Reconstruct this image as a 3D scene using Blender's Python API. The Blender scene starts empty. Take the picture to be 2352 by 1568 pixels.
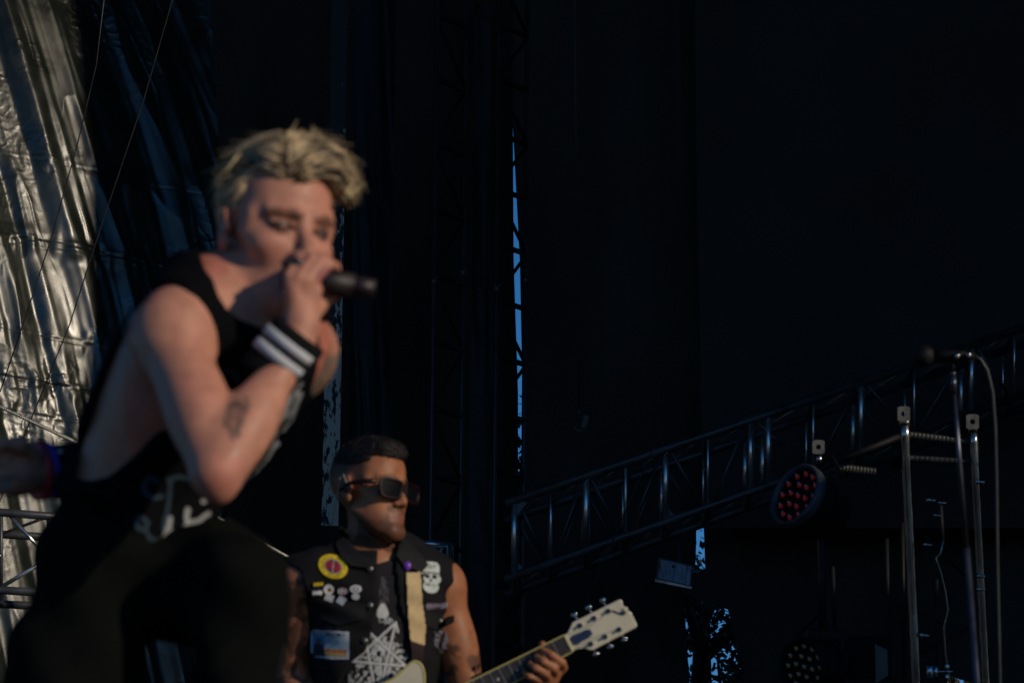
import bpy, bmesh, math, random
import numpy as np
from mathutils import Vector, Matrix
from mathutils.bvhtree import BVHTree
random.seed(7); rng = np.random.default_rng(7)
SC = bpy.context.scene
# ---------------------------------------------------------------- camera, sky, sun, exposure
CAMZ = 1.4; PITCH = math.radians(13.0); ROLL = math.radians(0.5); F = 135/36*2352.0
SUN_AZ = math.radians(52); SUN_EL = math.radians(19)      # to the right of, and behind, the camera
cam = bpy.data.cameras.new('camera'); cam.lens = 135; cam.sensor_width = 36
cam.clip_start = 0.1; cam.clip_end = 3000
cam.dof.use_dof = True; cam.dof.focus_distance = 25.0; cam.dof.aperture_fstop = 10.3
camo = bpy.data.objects.new('camera', cam); SC.collection.objects.link(camo)
camo.location = (0, 0, CAMZ)
camo.rotation_euler = (Matrix.Rotation(math.pi/2+PITCH, 3, 'X') @ Matrix.Rotation(ROLL, 3, 'Z')).to_euler()
SC.camera = camo
world = bpy.data.worlds.new('World'); SC.world = world; world.use_nodes = True
wn = world.node_tree; bg = wn.nodes['Background']
sky = wn.nodes.new('ShaderNodeTexSky'); sky.sky_type = 'NISHITA'; sky.sun_disc = False
sky.sun_elevation = SUN_EL; sky.sun_rotation = math.pi - SUN_AZ
sky.dust_density = 0.0; sky.ozone_density = 6.0; sky.air_density = 0.8
hs = wn.nodes.new('ShaderNodeHueSaturation'); hs.inputs['Saturation'].default_value = 1.16; hs.inputs['Value'].default_value = 1.3
wn.links.new(sky.outputs[0], hs.inputs['Color'])
wn.links.new(hs.outputs[0], bg.inputs[0]); bg.inputs[1].default_value = 0.12
sun = bpy.data.lights.new('sun', 'SUN'); sun.energy = 4.8; sun.angle = math.radians(0.5); sun.color = (1.0, 0.85, 0.64)
suno = bpy.data.objects.new('sun', sun); SC.collection.objects.link(suno)
to_sun = Vector((math.sin(SUN_AZ)*math.cos(SUN_EL), -math.cos(SUN_AZ)*math.cos(SUN_EL), math.sin(SUN_EL)))
suno.rotation_euler = to_sun.to_track_quat('Z', 'Y').to_euler(); suno.location = (20, -20, 20)
SC.view_settings.view_transform = 'Standard'; SC.view_settings.look = 'None'
SC.view_settings.exposure = -1.1; SC.view_settings.gamma = 1
SC.render.resolution_x = 1024; SC.render.resolution_y = 682
SC.cycles.max_bounces = 5; SC.cycles.use_denoising = True
# ---------------------------------------------------------------- helpers
RM = np.array(camo.rotation_euler.to_matrix()); CR, CU, CF = RM[:, 0], RM[:, 1], -RM[:, 2]
C0 = np.array((0, 0, CAMZ))
def P(x, y, d):                       # photo position (2352 px wide) at a depth in metres -> world
    return C0 + d*(CF + CR*((x-1176)/F) + CU*((784-y)/F))
def proj(p):                          # world -> photo position
    q = p - C0; w = q@CF
    return 1176+F*(q@CR)/w, 784-F*(q@CU)/w, w
def V(p): return Vector([float(a) for a in p])
def tagit(o, label=None, cat=None, group=None, kind=None):
    if label: o['label'] = label
    if cat: o['category'] = cat
    if group: o['group'] = group
    if kind: o['kind'] = kind
    return o
def thing(name, loc, label, cat, group=None):
    o = bpy.data.objects.new(name, None); SC.collection.objects.link(o); o.location = V(loc); o.empty_display_size = .1
    return tagit(o, label, cat, group)
def obj(name, verts, faces, m, parent=None, smooth=True, cols=None, fcols=None):
    me = bpy.data.meshes.new(name)
    off = np.array(parent_loc(parent)) if parent else np.zeros(3)
    verts = np.asarray(verts, dtype=float).reshape(-1, 3)
    if parent is None: off = verts.mean(0)
    me.from_pydata((verts-off).tolist(), [], [list(map(int, f)) for f in faces])
    if smooth: me.polygons.foreach_set('use_smooth', [True]*len(me.polygons))
    if cols is not None:
        a = me.color_attributes.new('Col', 'FLOAT_COLOR', 'POINT')
        c = np.ones((len(verts), 4), np.float32); c[:, :3] = cols; a.data.foreach_set('color', c.ravel())
    if fcols is not None:
        a = me.color_attributes.new('Col', 'FLOAT_COLOR', 'CORNER')
        c = np.concatenate([np.tile(np.append(fc, 1.0), (len(f), 1)) for f, fc in zip(faces, fcols)]).astype(np.float32)
        a.data.foreach_set('color', c.ravel())
    me.materials.append(m)
    o = bpy.data.objects.new(name, me); SC.collection.objects.link(o)
    if parent: o.parent = parent
    else: o.location = V(off)
    return o
def parent_loc(p):
    l = np.array(p.location)
    if p.parent: l = l + parent_loc(p.parent)
    return l
class MB:                             # collects shapes into ONE mesh
    def __init__(s): s.v = []; s.f = []; s.n = 0
    def add(s, v, f):
        v = np.asarray(v, float).reshape(-1, 3); s.v.append(v); s.f += [[i+s.n for i in q] for q in f]; s.n += len(v); return s
    def tube(s, pts, rad, n=12, caps=True, flat=1.0, up=None):
        pts = [np.array(p, float) for p in pts]; k = len(pts)
        rad = rad if hasattr(rad, '__len__') else [rad]*k
        vs = []; ref = None
        for i, p in enumerate(pts):
            t = pts[min(i+1, k-1)]-pts[max(i-1, 0)]; t = t/(np.linalg.norm(t)+1e-12)
            if ref is None:
                ref = np.array(up, float) if up is not None else (np.array((0, 0, 1.)) if abs(t[2]) < .9 else np.array((1., 0, 0)))
            a = ref-t*(ref@t); a /= np.linalg.norm(a)+1e-12; b = np.cross(t, a); ref = a
            for j in range(n):
                w = 2*math.pi*j/n; vs.append(p+rad[i]*(math.cos(w)*a*flat+math.sin(w)*b))
        fs = []
        for i in range(k-1):
            for j in range(n):
                fs.append([i*n+j, i*n+(j+1) % n, (i+1)*n+(j+1) % n, (i+1)*n+j])
        if caps: fs.append(list(range(n))[::-1]); fs.append([(k-1)*n+j for j in range(n)])
        return s.add(vs, fs)
    def box(s, c, ax, ay, az):        # centre and three half-axis vectors
        c, ax, ay, az = [np.array(q, float) for q in (c, ax, ay, az)]
        vs = [c+i*ax+j*ay+k*az for k in (-1, 1) for j in (-1, 1) for i in (-1, 1)]
        return s.add(vs, [[0, 2, 3, 1], [4, 5, 7, 6], [0, 1, 5, 4], [2, 6, 7, 3], [0, 4, 6, 2], [1, 3, 7, 5]])
    def ball(s, c, r, n=10, m=6, M=None):
        vs = []; r = np.array(r if hasattr(r, '__len__') else (r, r, r)); M = np.eye(3) if M is None else M
        for i in range(m+1):
            th = math.pi*(i+.02)/(m+.04)
            for j in range(n):
                ph = 2*math.pi*j/n
                vs.append(np.array(c)+M@(r*np.array((math.sin(th)*math.cos(ph), math.sin(th)*math.sin(ph), math.cos(th)))))
        fs = [[i*n+j, (i+1)*n+j, (i+1)*n+(j+1) % n, i*n+(j+1) % n] for i in range(m) for j in range(n)]
        return s.add(vs, fs)
    def prism(s, poly, depthvec):     # closed polygon of world points swept along a vector
        k = len(poly); vs = [np.array(p) for p in poly]+[np.array(p)+depthvec for p in poly]
        return s.add(vs, [list(range(k))[::-1], list(range(k, 2*k))]+[[i, (i+1) % k, (i+1) % k+k, i+k] for i in range(k)])
    def build(s, name, m, parent=None, smooth=False, bevel=0, **kw):
        o = obj(name, np.concatenate(s.v), s.f, m, parent, smooth, **kw)
        if bevel:
            b = o.modifiers.new('bevel', 'BEVEL'); b.width = bevel; b.segments = 2; b.limit_method = 'ANGLE'
        return o
def mat(name, col, rough=.6, metal=0, attr=False, noise=None, bump=None, spec=.5, sss=0, coat=0, emis=None, sheen=0):
    m = bpy.data.materials.new(name); m.use_nodes = True; nt = m.node_tree; b = nt.nodes['Principled BSDF']
    b.inputs['Roughness'].default_value = rough; b.inputs['Metallic'].default_value = metal
    b.inputs['Specular IOR Level'].default_value = spec
    if coat: b.inputs['Coat Weight'].default_value = coat; b.inputs['Coat Roughness'].default_value = .12
    if sheen: b.inputs['Sheen Weight'].default_value = sheen
    if sss:
        b.inputs['Subsurface Weight'].default_value = sss; b.inputs['Subsurface Radius'].default_value = (1, .35, .2); b.inputs['Subsurface Scale'].default_value = .012
    src = None
    if attr:
        a = nt.nodes.new('ShaderNodeAttribute'); a.attribute_name = 'Col'; src = a.outputs[0]
    else: b.inputs['Base Color'].default_value = (*col, 1)
    tc = nt.nodes.new('ShaderNodeTexCoord')
    if noise:                         # (scale, amount, stretch)
        sc_, am, st = noise
        mp = nt.nodes.new('ShaderNodeMapping'); mp.inputs['Scale'].default_value = st; nt.links.new(tc.outputs['Object'], mp.inputs[0])
        n = nt.nodes.new('ShaderNodeTexNoise'); n.inputs['Scale'].default_value = sc_; n.inputs['Detail'].default_value = 6
        nt.links.new(mp.outputs[0], n.inputs['Vector'])
        r = nt.nodes.new('ShaderNodeMapRange'); r.inputs['From Min'].default_value = .3; r.inputs['From Max'].default_value = .7
        r.inputs['To Min'].default_value = 1-am; r.inputs['To Max'].default_value = 1+am; nt.links.new(n.outputs[0], r.inputs[0])
        mx = nt.nodes.new('ShaderNodeVectorMath'); mx.operation = 'SCALE'
        if src is not None: nt.links.new(src, mx.inputs[0])
        else: mx.inputs[0].default_value = col
        nt.links.new(r.outputs[0], mx.inputs['Scale']); src = mx.outputs[0]
        r2 = nt.nodes.new('ShaderNodeMapRange'); r2.inputs['From Min'].default_value = .3; r2.inputs['From Max'].default_value = .7
        r2.inputs['To Min'].default_value = max(rough-.12, .03); r2.inputs['To Max'].default_value = min(rough+.12, 1); nt.links.new(n.outputs[0], r2.inputs[0])
        nt.links.new(r2.outputs[0], b.inputs['Roughness'])
    if src is not None: nt.links.new(src, b.inputs['Base Color'])
    if bump:                          # (scale, strength, distance, stretch)
        mp = nt.nodes.new('ShaderNodeMapping'); mp.inputs['Scale'].default_value = bump[3]; nt.links.new(tc.outputs['Object'], mp.inputs[0])
        n = nt.nodes.new('ShaderNodeTexNoise'); n.inputs['Scale'].default_value = bump[0]; n.inputs['Detail'].default_value = 5
        nt.links.new(mp.outputs[0], n.inputs['Vector'])
        bp = nt.nodes.new('ShaderNodeBump'); bp.inputs['Strength'].default_value = bump[1]; bp.inputs['Distance'].default_value = bump[2]
        nt.links.new(n.outputs[0], bp.inputs['Height']); nt.links.new(bp.outputs[0], b.inputs['Normal'])
    if emis:
        b.inputs['Emission Color'].default_value = (*emis[:3], 1); b.inputs['Emission Strength'].default_value = emis[3]
    return m
I3 = (1, 1, 1)
M = dict(
 steel=mat('galvanised_steel', (.72, .73, .74), .28, .9, noise=(9, .35, (1, 1, .3)), bump=(60, .25, .002, I3)),
 brightsteel=mat('scratched_steel', (.42, .41, .38), .2, 1.0, noise=(14, .3, (1, 1, .2)), bump=(30, .5, .003, (1, 1, .5))),
 darksteel=mat('dark_steel', (.07, .075, .085), .45, .5, noise=(8, .4, I3)),
 blacksteel=mat('black_painted_steel', (.006, .0065, .008), .6, 0, noise=(8, .4, I3), spec=.2),
 cloth=mat('black_drape_cloth', (.042, .040, .040), .9, 0, noise=(2.5, .4, (1, 1, .15)), bump=(3, .7, .05, (2, 2, .06)), spec=.2),
 ribbed=mat('dull_ribbed_steel', (.045, .045, .042), .5, .4, noise=(14, .3, I3)),
 screen=mat('charcoal_panel', (.04, .038, .04), .75, 0, noise=(1.2, .3, I3), spec=.2),
 ground=mat('trodden_grass', (.03, .035, .02), .95, 0, noise=(.6, .4, I3)),
 deck=mat('black_stage_deck', (.02, .02, .022), .55, 0, noise=(3, .4, I3), bump=(80, .3, .002, I3)),
 roof=mat('black_roof_skin', (.012, .012, .014), .7, 0, noise=(1, .3, I3)),
 rope=mat('wire_rope_steel', (.42, .41, .36), .45, .6, noise=(60, .3, I3)),
 cable=mat('black_rubber_cable', (.015, .015, .017), .45, 0, noise=(20, .3, I3)),
 leaf=mat('dark_green_leaf', (.04, .055, .025), .6, 0, noise=(1.1, .5, I3)),
 bark=mat('brown_bark', (.05, .04, .03), .9, 0, noise=(6, .4, (1, 1, .2)), bump=(20, .6, .02, (1, 1, .3))),
)
# tileable value noise on arrays
_T = rng.random((256, 256)).astype(np.float32)
def vnoise(x, y):
    xi = np.floor(x).astype(int); yi = np.floor(y).astype(int); fx = x-xi; fy = y-yi
    fx = fx*fx*(3-2*fx); fy = fy*fy*(3-2*fy)
    a = _T[xi % 256, yi % 256]; b = _T[(xi+1) % 256, yi % 256]; c = _T[xi % 256, (yi+1) % 256]; d = _T[(xi+1) % 256, (yi+1) % 256]
    return (a*(1-fx)+b*fx)*(1-fy)+(c*(1-fx)+d*fx)*fy
def fbm(x, y, o=4):
    s = 0; a = .5
    for i in range(o): s = s+a*vnoise(x+17*i, y+31*i); x = x*2.03; y = y*2.03; a *= .5
    return s
def polysd(x, y, poly):               # signed distance to a polygon, negative inside (photo px)
    d = np.full(x.shape, 1e12, np.float32); ins = np.zeros(x.shape, bool); n = len(poly)
    for i in range(n):
        ax, ay = poly[i]; bx, by = poly[(i+1) % n]; ex, ey = bx-ax, by-ay
        t = np.clip(((x-ax)*ex+(y-ay)*ey)/(ex*ex+ey*ey+1e-9), 0, 1)
        d = np.minimum(d, (x-ax-t*ex)**2+(y-ay-t*ey)**2)
        if ey: ins ^= ((ay > y) != (by > y)) & (x < (bx-ax)*(y-ay)/ey+ax)
    return np.where(ins, -1, 1)*np.sqrt(d)
# ---------------------------------------------------------------- solid modelling on a distance grid (numpy)
class SDF:
    def __init__(s, lo, hi, h):
        s.h = h; s.lo = np.array(lo, float); s.n = np.ceil((np.array(hi)-s.lo)/h).astype(int)+1
        s.D = np.full(tuple(s.n), 5.0, np.float32); s.ax = [s.lo[i]+h*np.arange(s.n[i]) for i in range(3)]
    def copy(s):
        c = SDF.__new__(SDF); c.h = s.h; c.lo = s.lo; c.n = s.n; c.ax = s.ax; c.D = s.D.copy(); return c
    def sub(s, lo, hi):
        sl = []
        for i in range(3):
            a = int(max(0, math.floor((lo[i]-s.lo[i])/s.h))); b = int(min(s.n[i], math.ceil((hi[i]-s.lo[i])/s.h)+1))
            if b <= a: return None, None
            sl.append(slice(a, b))
        g = np.stack(np.meshgrid(*[s.ax[i][sl[i]] for i in range(3)], indexing='ij'), -1).astype(np.float32)
        return tuple(sl), g
    def comb(s, sl, d, k, mode):
        D = s.D[sl]
        if mode == '+':
            if k > 0: hh = np.maximum(k-np.abs(D-d), 0)/k; r = np.minimum(D, d)-hh*hh*k*.25
            else: r = np.minimum(D, d)
        else:
            if k > 0: hh = np.maximum(k-np.abs(D+d), 0)/k; r = np.maximum(D, -d)+hh*hh*k*.25
            else: r = np.maximum(D, -d)
        s.D[sl] = r
    def cap(s, a, b, ra, rb=None, k=.015, mode='+', flat=None):
        a = np.array(a, np.float32); b = np.array(b, np.float32); rb = ra if rb is None else rb
        m = max(ra, rb)+k+.03
        sl, g = s.sub(np.minimum(a, b)-m, np.maximum(a, b)+m)
        if sl is None: return s
        ab = b-a; L2 = float(ab@ab)+1e-12; t = np.clip(((g-a)@ab)/L2, 0, 1)
        q = g-a-t[..., None]*ab
        if flat is not None:          # (direction, factor<1) thinner along direction
            n, f = np.array(flat[0], np.float32), flat[1]; c = q@n
            d = np.sqrt(np.maximum((q**2).sum(-1)-c*c, 0)+(c/f)**2)-(ra+(rb-ra)*t); d = np.where(d > 0, d, d*1.0)
        else: d = np.sqrt((q**2).sum(-1))-(ra+(rb-ra)*t)
        s.comb(sl, d, k, mode); return s
    def chain(s, pts, rs, k=.015, mode='+'):
        for i in range(len(pts)-1): s.cap(pts[i], pts[i+1], rs[i], rs[i+1], k, mode)
        return s
    def ell(s, c, r, Mx=None, k=.02, mode='+'):
        c = np.array(c, np.float32); r = np.array(r, np.float32); Mx = np.eye(3) if Mx is None else Mx
        m = float(r.max())+k+.03; sl, g = s.sub(c-m, c+m)
        if sl is None: return s
        q = (g-c)@Mx.astype(np.float32); k0 = np.sqrt(((q/r)**2).sum(-1)); k1 = np.sqrt(((q/(r*r))**2).sum(-1))+1e-9
        s.comb(sl, k0*(k0-1)/k1, k, mode); return s
    def grid(s): return np.stack(np.meshgrid(*s.ax, indexing='ij'), -1).astype(np.float32)
    def mesh(s):                      # surface nets
        D = s.D; S = D < 0; n = D.shape
        cnt = np.zeros((n[0]-1, n[1]-1, n[2]-1), np.int8)
        for i in (0, 1):
            for j in (0, 1):
                for k in (0, 1): cnt += S[i:n[0]-1+i, j:n[1]-1+j, k:n[2]-1+k]
        act = (cnt > 0) & (cnt < 8); idx = np.full(act.shape, -1, np.int64); ijk = np.argwhere(act); idx[act] = np.arange(len(ijk))
        acc = np.zeros((len(ijk), 3)); num = np.zeros(len(ijk))
        cor = [(i, j, k) for i in (0, 1) for j in (0, 1) for k in (0, 1)]
        for a in cor:
            for ax in range(3):
                if a[ax]: continue
                b = list(a); b[ax] = 1
                da = D[ijk[:, 0]+a[0], ijk[:, 1]+a[1], ijk[:, 2]+a[2]]; db = D[ijk[:, 0]+b[0], ijk[:, 1]+b[1], ijk[:, 2]+b[2]]
                m = (da < 0) != (db < 0); t = np.zeros(len(ijk)); t[m] = da[m]/(da[m]-db[m])
                p = np.array(a, float)[None].repeat(len(ijk), 0); p[:, ax] += t
                acc[m] += p[m]; num[m] += 1
        v = s.lo+(ijk+acc/num[:, None])*s.h
        fs = []
        for ax in range(3):
            u, w = (ax+1) % 3, (ax+2) % 3
            sl0 = [slice(1, n[i]-1) for i in range(3)]; sl0[ax] = slice(0, n[ax]-1); sl1 = list(sl0); sl1[ax] = slice(1, n[ax])
            A = S[tuple(sl0)]; B = S[tuple(sl1)]
            for flip, mk in ((False, A & ~B), (True, ~A & B)):
                q = np.argwhere(mk); 
                if not len(q): continue
                o = np.ones(3, int); o[ax] = 0; q = q+o
                du = np.zeros(3, int); du[u] = 1; dw = np.zeros(3, int); dw[w] = 1
                c = [idx[tuple((q-e).T)] for e in (du+dw, dw, du*0, du)]
                f = np.stack(c, 1)
                if flip: f = f[:, ::-1]
                fs.append(f)
        return v, np.concatenate(fs)
# ================================================================ THE SETTING
FLOOR = 1.5
g = MB(); g.add([(-400, -200, 0), (400, -200, 0), (400, 600, 0), (-400, 600, 0)], [[0, 1, 2, 3]])
tagit(g.build('ground', M['ground']), 'trodden grass field round the stage', kind='structure')
g = MB(); g.box((0, 17.5, .75), (11, 0, 0), (0, 14.3, 0), (0, 0, .75))
tagit(g.build('stage_floor', M['deck']), 'black stage deck', kind='structure')
g = MB()
for y0, y1, z0, z1 in ((2.8, 16, 18, 17), (16, 32, 17, 15)):
    g.prism([(-12, y0, z0), (14, y0, z0), (14, y1, z1), (-12, y1, z1)], np.array((0, 0, .25)))
tagit(g.build('unseen_stage_roof', M['roof']), 'unseen black stage roof skin set high to shade the stage', 'roof')  # out of view; height and slope set for the shade it casts
# unseen right wall, added and cut to keep low sun off the backstage
def wallpoly(name, pts, thick, m, label, cat, group=None):
    return tagit(MB().prism(pts, np.array(thick)).build(name, m), label, cat, group)
wallpoly('unseen_side_curtain', [(9.5, 12.0, 0), (9.5, 31, 0), (9.5, 31, 17), (9.5, 13.3, 17)], (.06, 0, 0), M['cloth'], 'tall black curtain added unseen at right to shade the back of the stage', 'curtain')
wallpoly('unseen_side_curtain', [(-10, 13, 0), (-10, 31, 0), (-10, 31, 15), (-10, 13, 15)], (.06, 0, 0), M['cloth'], 'tall black curtain closing the left side of the stage', 'curtain')
blocker = thing('added_shade_stack', (6.5, 8.6, 0), 'added unseen stack of black boxes shading the lamp frame from the right', 'shade blocker')  # unseen; added to shade the lower part of the lamp frame
for i in range(5):
    for j in range(3):
        yb = 6.45+.88*i; zb = .4+2.05*j
        MB().box((7.1, yb+.44, zb+1.0), (.6, 0, 0), (0, .437, 0), (0, 0, 1.02)).build('cabinet', M['deck'], blocker, bevel=.02)
MB().box((7.1, 8.65, .19), (.62, 0, 0), (0, 2.22, 0), (0, 0, .19)).build('plinth', M['blacksteel'], blocker)
def panel(name, poly, d, m, label, cat, group=None, slant=0, fold=.03):
    """hanging cloth cut to an outline, with real folds and thickness; own distance d"""
    xs = [p[0] for p in poly]; ys = [p[1] for p in poly]
    bm = bmesh.new(); vs = [bm.verts.new(V(P(x, y, d+slant*(x-poly[0][0])/F*d))) for x, y in poly]
    f = bm.faces.new(vs); bmesh.ops.triangulate(bm, faces=[f])
    r = bmesh.ops.extrude_face_region(bm, geom=bm.faces[:])
    for v in r['geom']:
        if isinstance(v, bmesh.types.BMVert): v.co += Vector((0, .02, 0))
    bmesh.ops.recalc_face_normals(bm, faces=bm.faces[:])
    c = V(P(sum(xs)/len(xs), sum(ys)/len(ys), d))
    for v in bm.verts: v.co -= c
    me = bpy.data.meshes.new(name); bm.to_mesh(me); bm.free(); me.materials.append(m)
    o = bpy.data.objects.new(name, me); o.location = c; SC.collection.objects.link(o)
    return tagit(o, label, cat, group)
panel('backdrop', [(-2200, -1100), (1178, -1100), (1178, 290), (1180, 600), (1190, 900), (1190, 1104), (1190, 3600), (-2200, 3600)], 28.6, M['cloth'], 'black backdrop cloth behind the guitarist, left of the narrow blue gap', 'backdrop')
panel('backdrop', [(1178, -900), (1660, -900), (1660, 1190), (1600, 1195), (1598, 1290), (1570, 1360), (1586, 1600), (1640, 2400), (1192, 2400), (1192, 1104), (1200, 1102), (1201, 950), (1194, 600), (1184, 290), (1178, 290)], 28.2, M['cloth'], 'black backdrop cloth between the narrow blue gap and the wide charcoal panel', 'backdrop')
panel('masking_cloth', [(1616, 1190), (1620, 1305), (1566, 1343), (1568, 1362), (1672, 1398), (1698, 1490), (1724, 1600), (1760, 2400), (2176, 2400), (2176, 1549), (2262, 1575), (2330, 2400), (4400, 2400), (4400, 1190)], 28.0, M['cloth'], 'black masking cloth below the truss, behind the round lamps', 'masking cloth')
panel('side_screen', [(1588, -900), (1599, 300), (1607, 760), (1616, 1212), (4400, 1212), (4400, -900)], 27.5, M['screen'], 'wide plain charcoal panel filling the upper right', 'panel')
panel('slit_strip', [(1556, -300), (1562, 100), (1572, 411), (1560, 415), (1553, 380), (1547, -300)], 26.8, mat('slit_strip_grey', (.012, .013, .016), .8), 'narrow dark banner standing in for a slit of light left of the charcoal panel', 'slit_strip')  # dark strip put in place of a slit of light
# ---- peeling painted column
pm = bpy.data.materials.new('peeling_paint'); pm.use_nodes = True; nt = pm.node_tree; b = nt.nodes['Principled BSDF']
tc = nt.nodes.new('ShaderNodeTexCoord'); mp = nt.nodes.new('ShaderNodeMapping'); mp.inputs['Scale'].default_value = (1, 1, .38)
nt.links.new(tc.outputs['Object'], mp.inputs[0])
n1 = nt.nodes.new('ShaderNodeTexNoise'); n1.inputs['Scale'].default_value = 22; n1.inputs['Detail'].default_value = 9; n1.inputs['Roughness'].default_value = .68
nt.links.new(mp.outputs[0], n1.inputs['Vector'])
sx = nt.nodes.new('ShaderNodeSeparateXYZ'); nt.links.new(tc.outputs['Object'], sx.inputs[0])
mr = nt.nodes.new('ShaderNodeMapRange'); mr.inputs['From Min'].default_value = .6; mr.inputs['From Max'].default_value = 2.6
mr.inputs['To Min'].default_value = .04; mr.inputs['To Max'].default_value = -.16; nt.links.new(sx.outputs[2], mr.inputs[0])
mx_ = nt.nodes.new('ShaderNodeMapRange'); mx_.inputs['From Min'].default_value = -.05; mx_.inputs['From Max'].default_value = .05
mx_.inputs['To Min'].default_value = -.04; mx_.inputs['To Max'].default_value = .05; nt.links.new(sx.outputs[0], mx_.inputs[0])
ad = nt.nodes.new('ShaderNodeMath'); nt.links.new(n1.outputs[0], ad.inputs[0]); nt.links.new(mr.outputs[0], ad.inputs[1])
ad2 = nt.nodes.new('ShaderNodeMath'); nt.links.new(ad.outputs[0], ad2.inputs[0]); nt.links.new(mx_.outputs[0], ad2.inputs[1])
gt = nt.nodes.new('ShaderNodeMath'); gt.operation = 'GREATER_THAN'; gt.inputs[1].default_value = .5; nt.links.new(ad2.outputs[0], gt.inputs[0])
mx = nt.nodes.new('ShaderNodeMix'); mx.data_type = 'RGBA'; nt.links.new(gt.outputs[0], mx.inputs[0])
mx.inputs[6].default_value = (.01, .012, .016, 1); mx.inputs[7].default_value = (.62, .60, .52, 1)
nt.links.new(mx.outputs[2], b.inputs['Base Color']); b.inputs['Roughness'].default_value = .6
c = MB(); dC = 25.6
top = P(768, -400, dC); bot = P(768, 1228, dC); z0, z1 = bot[2], top[2]; xx, yy = P(768, 700, dC)[:2]
c.box((xx, yy+.05, (z0+z1)/2), (.052, 0, 0), (0, .05, 0), (0, 0, (z1-z0)/2))
th = thing('painted_column', (xx, yy, z0), 'black steel column with peeling pale paint standing behind the singer', 'column')
c.build('shaft', pm, th, bevel=.004)
MB().box((xx-.052, yy-.003, (z0+z1)/2), (.0045, 0, 0), (0, .004, 0), (0, 0, (z1-z0)/2)).build('edge_strip', pm, th)
MB().box((xx+.049, yy-.003, (z0+z1)/2), (.0045, 0, 0), (0, .004, 0), (0, 0, (z1-z0)/2)).build('edge_strip', pm, th)
MB().box((xx, yy+.08, FLOOR+(z0-FLOOR)/2), (.04, 0, 0), (0, .03, 0), (0, 0, (z0-FLOOR)/2)).build('lower_post', M['blacksteel'], th)
# ---- crumpled black plastic sheets
plast = mat('glossy_black_plastic', (.007, .011, .009), .35, 0, noise=(5, .25, I3), bump=(240, .30, .002, (1, 1, 1)), spec=.85)
plastdull = mat('dull_black_plastic', (.012, .015, .02), .34, 0, noise=(5, .4, I3), bump=(160, .35, .003, I3), spec=.16)
def sheet(name, xr, yr, d, m, label, yaw, step, amp, seed, seams=(), shear=.27, curl=None, wl=1.0):
    A = P(xr[0], yr[1], d); B = P(xr[1], yr[1], d); W = B[0]-A[0]; zt = P(xr[0], yr[0], d)[2]; H = zt-A[2]
    nu = int(W/step); nv = int(H/step); u, v = np.meshgrid(np.linspace(0, W, nu), np.linspace(0, H, nv), indexing='ij')
    lean = .22*(fbm(u*.8+seed, v*.45, 2)-.5)+.030*(fbm(u*3+seed, v*.9, 2)-.5)
    s = (u+shear*(v-H*.4)+lean)*wl                                   # folds run from upper left to lower right
    big = vnoise(s*3.1+seed, v*.28); mid = vnoise(s*8.6+seed*2, v*.30+seed); sm = vnoise(s*23+seed*3, v*.6)
    h = amp*(.13*big+.054*mid+.013*sm)
    st_ = np.clip((fbm(u*2.2+seed, v*2.2, 3)-.40)*5, 0, 1)           # patches of fine crumpling
    r1 = 1-np.abs(2*vnoise(s*10+.8*fbm(u*4, v*2.5, 2)+seed, v*1.8)-1); r2 = 1-np.abs(2*vnoise(u*24+3*fbm(u*9, v*9, 2), v*20+seed)-1)
    h += amp*(.012*r1**3*(vnoise(u*6, v*3)+.1)+st_*.0032*r2**3)+.0035*(fbm(u*9+seed, v*5, 3)-.5)
    h += amp*.006*st_*(fbm(u*38+v*12, v*30-u*9+seed, 2)-.5)
    for z, tilt, st in seams:                                      # horizontal hems of the sheet
        zz = (z-A[2])+tilt*u; dd = v-zz; h -= st*.004*np.exp(-(dd/.007)**2)*(vnoise(u*7+z, v*3)+.2); h += st*.002*np.exp(-((dd-.02)/.010)**2)
        h += st*.022*np.exp(-(dd/.10)**2)*(vnoise(u*20+z*9, v*10)-.5)
    if curl: h += curl(u/W, v/H)
    X = A[0]+u*math.cos(yaw)+h*math.sin(yaw)
    Y = A[1]+u*math.sin(yaw)-h*math.cos(yaw); Z = A[2]+v
    vs = np.stack([X, Y, Z], -1).reshape(-1, 3); i = np.arange(nu*nv).reshape(nu, nv)
    f = np.stack([i[:-1, :-1], i[1:, :-1], i[1:, 1:], i[:-1, 1:]], -1).reshape(-1, 4)
    return tagit(obj(name, vs, f, m), label, 'plastic sheet')
dT = 21.0
zs = [P(200, y, dT)[2] for y in (318, 335, 575, 690, 783, 880, 100)]
sheet('plastic_sheet', (-520, 570), (-700, 2900), dT, plast, 'crumpled glossy black plastic sheet glinting in the sun at far left', math.radians(28),   .0065, 1.0, 3.1,
      seams=[(zs[0], -.05, 1), (zs[1], -.05, .6), (zs[2], -.05, .7), (zs[3], -.06, 1), (zs[4], -.05, .8), (zs[5], -.05, .7), (zs[6], -.04, .4)],
      curl=lambda u, v: .08*np.sin(u*4.2+.5)-3.0*np.maximum(v-.52, 0)**2-.02*v)
sheet('plastic_sheet', (790, 884), (-250, 1500), 26.4, plastdull, 'narrow crumpled dark plastic sheet right of the peeling column', math.radians(6), .012, .8, 9.4, shear=.06, wl=1.5)
sheet('plastic_sheet', (325, 640), (1466, 2000), 25.5, plastdull, 'crumpled dark plastic sheet low behind the singer\'s raised leg', math.radians(4), .012, .7, 5.2, shear=.1,
      seams=[(P(400, 1478, 25.5)[2], 0, 1)])
# ================================================================ STEELWORK BEHIND THE BAND
def bar(name, a, b, r, m, parent, n=10, r2=None):
    return MB().tube([a, b], [r, r2 or r], n).build(name, m, parent, smooth=True)
def down(p, z=FLOOR): return np.array((p[0], p[1], z))
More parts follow.
